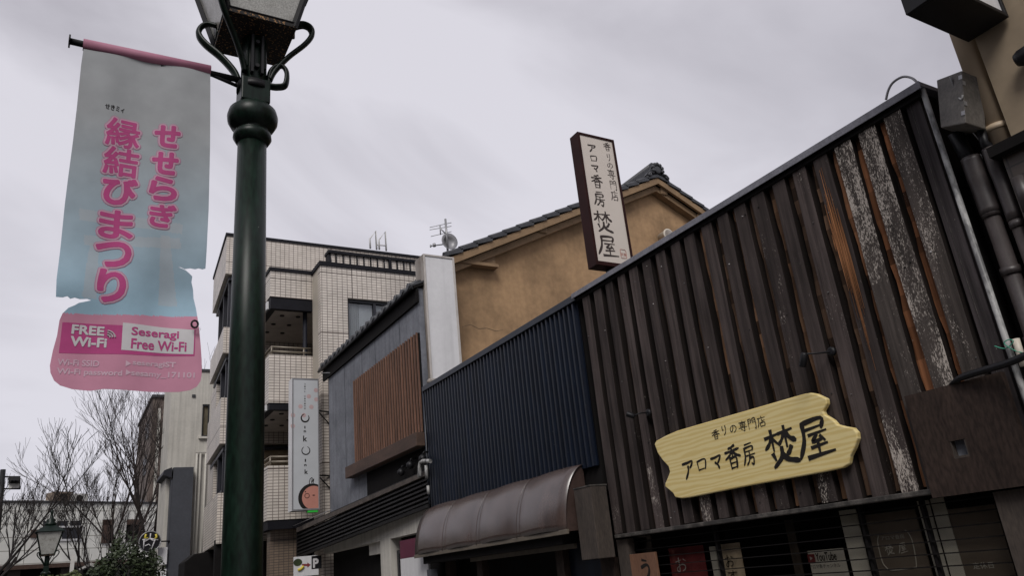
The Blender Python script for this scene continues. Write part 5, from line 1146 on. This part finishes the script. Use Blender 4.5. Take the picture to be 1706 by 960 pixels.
# ================================================================== STREET LAMPS
LPX, LPY = .655, 3.3
def street_lamp(x, y, zp, label, sc=1.0, arm=False):
    """cast lamp post; zp is the height of the lantern's bottom plate"""
    t = thing('street_lamp', (x, y, 0), label, 'street lamp', 'green lantern street lamps')
    O = Vector((x, y, 0)); H = lambda h: zp+h*sc
    g = MB(); g.lathe([(.2*sc, 0), (.2*sc, .12), (.15*sc, .2), (.12*sc, .5), (.1*sc, .56), (.085*sc, .62), (.081*sc, 1.2), (.0745*sc, H(-1.6)), (.066*sc, H(-.6))], O, 'Z', 32); g.build('pole', 'green', t)
    g = MB(); g.lathe([(.066*sc, H(-.61)), (.076*sc, H(-.603)), (.089*sc, H(-.58)), (.087*sc, H(-.556)), (.072*sc, H(-.538)), (.078*sc, H(-.53)), (.1*sc, H(-.52)), (.115*sc, H(-.492)), (.118*sc, H(-.462)), (.11*sc, H(-.43)), (.092*sc, H(-.41)), (.068*sc, H(-.4))], O, 'Z', 32); g.build('collar', 'green', t)
    g = MB(); a = .068*sc; g.box((x-a, y-a, H(-.402)), (x+a, y+a, H(-.27))); g.lathe([(.062*sc, H(-.27)), (.06*sc, H(-.01))], O, 'Z', 16)
    for q in range(4):
        an = q*math.pi/2+math.pi/4; g.tube([O+Vector((.058*sc*math.cos(an), .058*sc*math.sin(an), H(-.2))), O+Vector((.058*sc*math.cos(an), .058*sc*math.sin(an), H(-.02)))], .012*sc, 6)
    g.build('neck', 'green', t, .006)
    if arm:
        g = MB(); g.box((x-.03, y-.085, H(-.25)), (x-.018, y-.058, H(-.03))); g.box((x+.018, y-.085, H(-.25)), (x+.03, y-.058, H(-.03))); g.build('channel', 'black', t)
        for hz in (-.21, -.07):
            g = MB(); g.lathe([(.011, -.012), (.011, .02)], (x, y-.075, H(hz)), 'Y', 6); g.build('bolt', 'black', t)
    h0, h1 = .158*sc, .31*sc; z1 = H(.62)
    g = MB(); g.box((x-h0-.012, y-h0-.012, zp), (x+h0+.012, y+h0+.012, zp+.022*sc)); g.build('bottom_plate', 'rust', t, .003)
    g = MB()
    for sx_, sy_ in ((-1, -1), (1, -1), (1, 1), (-1, 1)):
        g.tube([O+Vector((sx_*h0, sy_*h0, zp+.01)), O+Vector((sx_*h1, sy_*h1, z1))], .017*sc, 4)
    for hh, zz in ((h1, z1), (h0, zp+.03*sc)):
        for q in range(4):
            c4 = [(-1, -1), (1, -1), (1, 1), (-1, 1)]; A, B = c4[q], c4[(q+1) % 4]
            g.tube([O+Vector((A[0]*hh, A[1]*hh, zz)), O+Vector((B[0]*hh, B[1]*hh, zz))], .016*sc, 4)
    g.build('lantern_frame', 'black' if arm else 'green', t)
    for q in range(4):
        c4 = [(-1, -1), (1, -1), (1, 1), (-1, 1)]; A, B = c4[q], c4[(q+1) % 4]; e = .985
        g = MB(); g.slab([O+Vector((A[0]*h0*e, A[1]*h0*e, zp+.03*sc)), O+Vector((B[0]*h0*e, B[1]*h0*e, zp+.03*sc)), O+Vector((B[0]*h1*e, B[1]*h1*e, z1-.01)), O+Vector((A[0]*h1*e, A[1]*h1*e, z1-.01))], -Vector((A[0]+B[0], A[1]+B[1], 0)).normalized()*.006)
        g.build('glass_pane', 'milk', t)
    g = MB(); e = .36*sc; g.hexa([O+Vector((-e, -e, z1)), O+Vector((e, -e, z1)), O+Vector((e, e, z1)), O+Vector((-e, e, z1)), O+Vector((-.14*sc, -.14*sc, z1+.17*sc)), O+Vector((.14*sc, -.14*sc, z1+.17*sc)), O+Vector((.14*sc, .14*sc, z1+.17*sc)), O+Vector((-.14*sc, .14*sc, z1+.17*sc))])
    g.lathe([(.15*sc, z1+.17*sc), (.15*sc, z1+.24*sc), (.1*sc, z1+.27*sc), (.12*sc, z1+.33*sc), (.05*sc, z1+.38*sc), (.03*sc, z1+.5*sc), (.045*sc, z1+.54*sc), (.01*sc, z1+.62*sc)], O, 'Z', 12); g.build('lantern_roof', 'green', t)
    # S-shaped strap brackets from the neck to the plate corners
    prof = [(.075, -.24), (.1, -.18), (.165, -.09), (.245, -.005), (.28, .055), (.272, .1), (.235, .118), (.185, .1)]
    curl = [(.068, -.29), (.075, -.2), (.1, -.155), (.138, -.15), (.158, -.19), (.15, -.26), (.11, -.275), (.075, -.272)]
    for q in range(4):
        an = R((-16, 68, 152, 224)[q]); d = Vector((math.cos(an), math.sin(an), 0)); g = MB()
        g.tube(smooth_path([O+d*(a_*sc)+Vector((0, 0, H(b_))) for a_, b_ in prof]), .02*sc, 8, flat=(1.3, .7))
        if q == 0 and arm: g.tube(smooth_path([O+d*(a_*sc)+Vector((0, 0, H(b_))) for a_, b_ in curl]), .0175*sc, 8, flat=(1.3, .7))
        g.tube([O+d*(.187*sc)+Vector((0, 0, H(.1))), O+d*(.187*sc)+Vector((0, 0, H(.03)))], .01*sc, 6)
        g.build('strap_bracket', 'green', t)
    if arm:
        g = MB(); zr = 3.988
        g.tube([O+Vector((-.03, 0, zr-.012)), O+Vector((-.79, 0, zr))], .0155, 10); g.lathe([(.03, 0), (.03, -.006)], O+Vector((-.79, 0, zr)), 'X', 12); g.build('banner_arm', 'black', t)
        g = MB(); g.tube([O+Vector((-.06, 0, H(-.3))), O+Vector((-.2, 0, H(-.262))), O+Vector((-.42, 0, zr-.03))], .009, 6); g.lathe([(.08, -.02), (.08, .02)], O+Vector((0, 0, H(-.3))), 'Z', 20); g.build('arm_strut', 'black', t)
    return t
street_lamp(LPX, LPY, 4.235, 'near dark green lamp post with a dirty glass lantern that carries the pink festival banner', 1.0, True)
LF = 22.0; pf = AY(79, 927, LF)
street_lamp(pf.x, LF, pf.z, 'far small green lantern lamp in front of the white store', .86)

# ================================================================== FESTIVAL BANNER
bn = thing('festival_banner', (.2, LPY, 3.98), 'torn grey blue and pink cloth banner with magenta lettering hanging from the lamp post', 'banner')
CU = lambda x, z: .012*math.sin((z-2.4)*3.3+x*2.0)+.008*math.sin(x*9+z*1.7) + .0045*math.sin(x*23-z*2.3) + (.03*math.exp(-((z-2.83)/.12)**2)*math.sin((x-.2)*6))
def warp(p): return -CU(p.x, p.z)
def bp2(x, y): p = AY(x, y, LPY-.005); return Vector((p.x, p.z))
out_px = [(139, 83), (350, 119), (350, 150), (349, 250), (347, 350), (343, 446), (338, 447), (332, 445), (326, 446), (318, 444), (309, 445), (303, 442), (297, 441), (305, 444), (311, 447), (317, 452), (322, 457), (321, 466), (324, 478), (325, 492), (329, 510), (332, 535), (335, 570), (337, 600), (337, 622), (335, 634), (329, 643), (318, 649), (300, 652), (250, 652), (200, 650), (172, 649), (150, 652), (120, 649), (100, 643), (90, 635), (84, 622), (83, 610), (88, 585), (95, 560), (99, 535), (104, 524), (114, 515), (124, 511), (131, 507), (140, 505), (152, 502), (145, 500), (133, 501), (124, 499), (117, 501), (112, 497), (104, 499), (93, 498), (94, 470), (100, 420), (108, 340), (113, 300), (121, 240), (128, 180), (135, 110)]
rj = random.Random(4)
outl = []
for i, (a, b) in enumerate(out_px):
    a2, b2 = out_px[(i+1) % len(out_px)]; outl.append(bp2(a, b))
    L_ = math.hypot(a2-a, b2-b)
    if L_ > 24:
        for k in range(1, int(L_//18)+1): f = k/(int(L_//18)+1); outl.append(bp2(a+(a2-a)*f, b+(b2-b)*f))
tor = [[(x, y) for x, y in poly] for poly in ([(268, 390), (283, 392), (298, 505), (266, 505)], [(150, 405), (166, 405), (160, 500), (136, 498)], [(140, 392), (300, 395), (304, 412), (140, 408)], [(132, 348), (304, 372), (304, 388), (132, 366)])]
def inpoly(x, y, P_):
    c = False; n = len(P_)
    for i in range(n):
        (x1, y1), (x2, y2) = P_[i], P_[(i+1) % n]
        if (y1 > y) != (y2 > y) and x < (x2-x1)*(y-y1)/(y2-y1)+x1: c = not c
    return c
tor2 = [[bp2(*p) for p in poly] for poly in tor]; zpink = bp2(210, 523).y
def bcol(x, z):
    top, bot = 3.95, 2.74; u = min(1, max(0, (top-z)/(top-bot))); g = Vector((.315, .33, .34)); b_ = Vector((.3, .45, .55))
    c = g.lerp(b_, max(0, (u-.25)/.75)**1.2)
    edge = zpink+.02*math.sin((x-.2)*5)
    if z < edge: c = Vector((.52, .24, .33))
    else:
        for P_ in tor2:
            if inpoly(x, z, [(p.x, p.y) for p in P_]): c = c.lerp(Vector((.4, .42, .44)), .55)
    return (c.x, c.y, c.z, 1)
def to3(u, v): p = Vector((u, LPY-.005, v)); return p+Vector((0, -1, 0))*warp(p)
sheet(outl, .0068, to3, bcol).build('cloth', 'cloth', bn, attr=True)
mb = MB(); ph = [AY(138, 78, LPY), AY(351, 108, LPY)]
mb.tube([Vector((ph[0].x, LPY, 3.985)), Vector((ph[1].x, LPY, 3.992))], .027, 14); mb.build('hem', 'pinkhem', bn)
AB2 = lambda x, y: AY(x, y, LPY-.005)
big = [('せ', 278.5, 229, 43, 38), ('せ', 275, 273, 44, 38), ('ら', 272, 315, 47, 40), ('ぎ', 271.5, 359, 46, 40), ('縁', 205, 223, 60, 50), ('結', 202, 270, 62, 50), ('び', 200, 318, 60, 48), ('ま', 194, 373, 60, 50), ('つ', 189, 423, 62, 46), ('り', 186, 477, 48, 58)]
for nm, m, gr, d in (('lettering_border', 'magenta', .0155, .0008), ('lettering_outline', 'palepink', .0125, .0015), ('lettering', 'magenta', .0062, .0022)):
    mb = MB()
    for chs, x, y, ww, hh in big: put_text(mb, chs, AB2, x, y, ww*.9, hh*.9, FY, d, gr-(.0028 if chs in '縁結' else  .0016 if chs in 'まぎ' else .0005), warp=warp, slope=.21)
    if nm == 'lettering_border': mb.build(nm, M['palepink'], bn) if False else mb.build(nm, mat('soft_pink_edge', (.42, .2, .3), .75, .15, 9), bn)
    else: mb.build(nm, m, bn)
put_text(MB(), 'せきミィ', AB2, 191, 182, 32, 9, FY, .0008, .0005, warp=warp, slope=.1).build('caption', 'ink', bn)
def panel(mb, quad, d):
    q = [AB2(*p) for p in quad]; n = 48; vs = []; fs = []
    for j in range(n+1):
        for i in range(n+1):
            u, v = i/n, j/n; p = (q[0]*(1-u)+q[1]*u)*(1-v)+(q[3]*(1-u)+q[2]*u)*v; vs.append(p+Vector((0, -1, 0))*(d+warp(p)))
    for j in range(n):
        for i in range(n): fs.append((j*(n+1)+i, j*(n+1)+i+1, (j+1)*(n+1)+i+1, (j+1)*(n+1)+i))
    mb.add(vs, fs)
mb = MB(); panel(mb, [(104, 538), (327, 546), (325, 592), (98, 589)], .0007); mb.build('wifi_box', 'magenta', bn)
mb = MB(); panel(mb, [(205, 537), (325, 547), (323, 589), (202, 583)], .0012); mb.build('wifi_label', 'whiteprint', bn)
mb = put_text(MB(), 'FREE', AB2, 147, 550.5, 53, 14, FY, .0018, .002, warp=warp, slope=.0); put_text(mb, 'Wi-Fi', AB2, 148, 570, 59, 15, FY, .0018, .002, warp=warp, slope=.02)
for i, r_ in enumerate((.012, .021, .03)):
    p = AB2(178, 563); mb.tube([p+Vector((r_*math.cos(a), -.003-warp(p), r_*math.sin(a))) for a in [R(10+k*16) for k in range(6)]], .0028, 4)
mb.build('wifi_lettering', 'whiteprint', bn)
mb = put_text(MB(), 'Seseragi', AB2, 260, 555, 79, 17, FY, .0018, .0013, warp=warp, slope=.08); put_text(mb, 'Free Wi-Fi', AB2, 266, 574, 92, 16, FY, .0018, .0013, warp=warp, slope=.07); mb.build('network_lettering', 'magenta', bn)
mb = MB()
for s_, x, y, ww, hh in (('Wi-Fi SSID', 131, 605, 69, 10), ('Wi-Fi password', 150, 622, 108, 12), ('▶', 214, 606, 8, 9), ('▶', 214, 621, 8, 9), ('seseragiST', 258, 606, 72, 11), ('sesamy_171101', 273, 624, 106, 12)): put_text(mb, s_, AB2, x, y, ww, hh, FY, .0008, .001, warp=warp, slope=.03)
mb.build('faded_lettering', 'fadeprint', bn)
p = AB2(324, 541); MB().tube([p+Vector((.013*math.cos(a*.5236), -.006-0*warp(p), .016*math.sin(a*.5236))) for a in range(13)], .0045, 6).build('grommet', 'black', bn)

# ================================================================== RIGHT EDGE: PIPES, METAL BOX, BEIGE BUILDING
mb = MB(); wp = [(WX-.02, 2.385, .2), (WX-.02, 2.385, 4.5)]
t = tag(MB().tube(wp, .02, 8).build('white_pipe', 'palepipe'), 'thin pale flaking pipe running up the right end of the plank wall', 'pipe')
g_ = thing('cable_gap_wall', (WX+.2, 2.2, .13), 'dark recessed wall behind the drain pipes at the right edge', 'wall'); bx((WX+.22, 1.4, .13), (WX+.4, 2.418, 3.9), 'face', 'dark', g_)
for i, (yy, xx, rr_, z1, lab) in enumerate(((2.265, WX+.06, .05, 3.9, 'thick brown drain pipe nearest the plank wall'), (2.14, WX+.06, .038, 3.85, 'thinner brown drain pipe farther right, nearest the brick wall'))):
    t = thing('drain_pipe', (xx, yy, .13), lab, 'pipe', 'brown drain pipes at the right edge')
    MB().tube([(xx, yy, .13), (xx, yy, 3.45-.1*i)], rr_, 14).build('pipe', 'pipe', t)
    MB().tube(smooth_path([(xx, yy, 3.45-.1*i), (xx, yy, 3.62), (xx-.01, yy-.0, 3.72), (xx-.02, yy-.005, 3.86)], 4), rr_*1.25, 14).build('elbow', 'pipe', t)
    for zz in (2.6, 3.05, 3.45):
        mb = MB(); mb.lathe([(rr_*1.18, -.025), (rr_*1.2, .025)], (xx, yy, zz-.13*i), 'Z', 16); mb.box((xx, yy-.01, zz-.02-.13*i), (WX+.21, yy+.01, zz+.02-.13*i)); mb.build('clip', 'pipe', t)
t = tag(MB().tube([(WX+.0, 2.02, 3.35), (WX+.0, 2.02, 3.58)], .04, 12).build('junction_can', 'pipe'), 'short grey cylinder fixed between the drain pipes and the brick wall', 'junction box')
# brick wall
bw = thing('brick_wall', (WX-.02, 1.2, .13), 'grimy dark brick wall with a dark coping at the right edge', 'wall')
bx((WX-.02, -1.5, .13), (WX+.2, 2.06, 3.74), 'bricks', 'brick', bw); bx((WX-.09, -1.5, 3.741), (WX+.25, 2.1, 3.81), 'coping', 'soffit', bw)
tag(MB().prism([AX(1650, 240, 5.05), AX(1672, 226, 5.05), AX(1676, 240, 5.05), AX(1655, 252, 5.05)], (.2, 0, 0)).build('green_sheet', 'tarp'), 'scrap of green sheet wedged beside the beige downpipe', 'sheet')
# hinged metal box, leaning
mbx_ = thing('metal_box', AX(1605, 215, 4.95), 'stained grey metal box with hinges leaning on top of the pipes beside the plank wall', 'box')
def RD(x, y, dist): d = ray(x, y).normalized(); return CAM+d*dist
n0, l0_, r0_, f0 = RD(1602, 117, 5.95), RD(1560, 133, 6.15), RD(1636, 131, 6.15), RD(1597, 147, 6.34)
n1_, l1_, r1_, f1 = RD(1609, 205, 5.72), RD(1567, 213, 5.93), RD(1643, 216, 5.93), RD(1606, 226, 6.12)
MB().hexa([n1_, l1_, f1, r1_, n0, l0_, f0, r0_]).build('casing', 'concrete', mbx_, .008)
mb = MB()
for fy in (.12, .23, .62, .8):
    p = n0.lerp(n1_, fy); u_ = (l0_-n0).normalized() if fy in (.12, .8) else (r0_-n0).normalized(); v_ = (n0-n1_).normalized(); nn = (CAM-p).normalized()*.004
    a = p+nn; mb.slab([a-v_*.016, a-v_*.016+u_*.035, a+v_*.016+u_*.035, a+v_*.016], nn)
mb.build('hinge', 'galv', mbx_)
w_ = [RD(1583, 128, 6.0), RD(1590, 145, 5.96), RD(1596, 160, 5.9), RD(1602, 165, 5.83), RD(1604, 158, 5.83)]; MB().tube(smooth_path(w_), .006, 6).build('wire', 'palepipe', mbx_)
mb = MB(); mb.tube([f1+Vector((0, 0, .05)), (WX+.25, 2.25, 3.85)], .04, 8); mb.tube([l1_.lerp(f1, .6), (WX+.15, 2.3, 3.7)], .05, 8); mb.tube([r1_.lerp(f1, .2), RD(1640, 240, 5.9), (WX+.2, 2.1, 3.8)], .03, 8); mb.build('cable', 'black', mbx_)
# beige building with downpipe
bb = thing('beige_building', (6, .5, .13), 'tall beige rendered building with a beige downpipe at the upper right corner', 'building')
bx((WX+.02, -4, 3.812), (9, 1.985, 9), 'wall', 'beigewall', bb)
bx((WX+.21, -4, .13), (9, 1.39, 3.812), 'lower_wall', 'beigewall', bb)
mb = MB(); mb.tube([(WX+.1, 2.075, 3.82), (WX+.1, 2.075, 9)], .075, 16); mb.lathe([(.083, -.02), (.083, .02)], (WX+.1, 2.075, 3.98), 'Z', 16); mb.build('downpipe', 'beigepipe', bb)
mb = MB(); mb.box((WX+.012, 1.6, 3.9), (WX+.019, 1.606, 9)); mb.build('joint', 'post', bb)
fx = AX(1704, 95, WX-.05); t = thing('wall_fitting', (WX+.02, fx.y, fx.z), 'dark rounded fitting on the beige wall at the right edge', 'light fitting')
MB().lathe([(.04, .06), (.055, .03), (.06, -.05), (.03, -.09)], (WX-.05, fx.y-.02, fx.z), 'Y', 16).build('shade', 'black', t); MB().tube([(WX-.05, fx.y-.02, fx.z), (WX+.02, fx.y-.02, fx.z)], .02, 8).build('bracket', 'black', t)
# box sign above
bq = thing('box_sign', (4.7, 1.9, 4.6), 'dark underside of a box sign with a white face projecting from the beige building', 'sign')
mb = MB(); zb_ = 4.6; p_ = AZ(1506, 27, zb_); xb0 = p_.x
mb.box((xb0, 1.75, zb_), (xb0+.03, 2.02, 5.9)); mb.box((WX-.03, 1.75, zb_), (WX, 2.02, 5.9)); mb.box((xb0+.03, 1.75, 5.87), (WX-.03, 2.02, 5.9)); mb.box((xb0+.03, 1.75, zb_), (WX-.03, 2.02, zb_+.03)); mb.build('frame', 'black', bq, .004)
bx((xb0+.03, 1.765, zb_+.03), (WX-.03, 2.005, 5.87), 'face', 'white', bq)
# sleeved cable crossing the brown panel
sc_ = thing('sleeved_cable', (4.9, 2.4, 2.5), 'black sleeved cable with a pointed end crossing the top of the brown panel', 'cable')
pp_ = smooth_path([AX(1581, 642, WX-.085), AX(1600, 630, WX-.12), AX(1640, 617, WX-.15), AX(1680, 605, WX-.18), AX(1710, 592, WX-.2), AX(1760, 570, WX-.21), (WX-.02, 1.6, 2.75)])
MB().tube(pp_, [.004+.018*min(1, i/7) for i in range(len(pp_))], 10).build('sleeve', 'black', sc_)
tag(MB().tube([AX(1692, 565, WX-.06), AX(1706, 610, WX-.06)], .022, 10).build('insulator_tube', 'vent'), 'short white tube behind the black sleeved cable', 'insulator')
tw_ = [AX(1657, 577, WX-.09), AX(1675, 581, WX-.09), AX(1688, 570, WX-.1), AX(1682, 566, WX-.1), AX(1673, 571, WX-.1), AX(1679, 578, WX-.1), AX(1692, 585, WX-.08), AX(1703, 588, WX-.08)]
tag(MB().tube(smooth_path(tw_), .0035, 5).build('green_twine', 'twine'), 'loop of thin green twine tied round the pale pipe', 'twine')
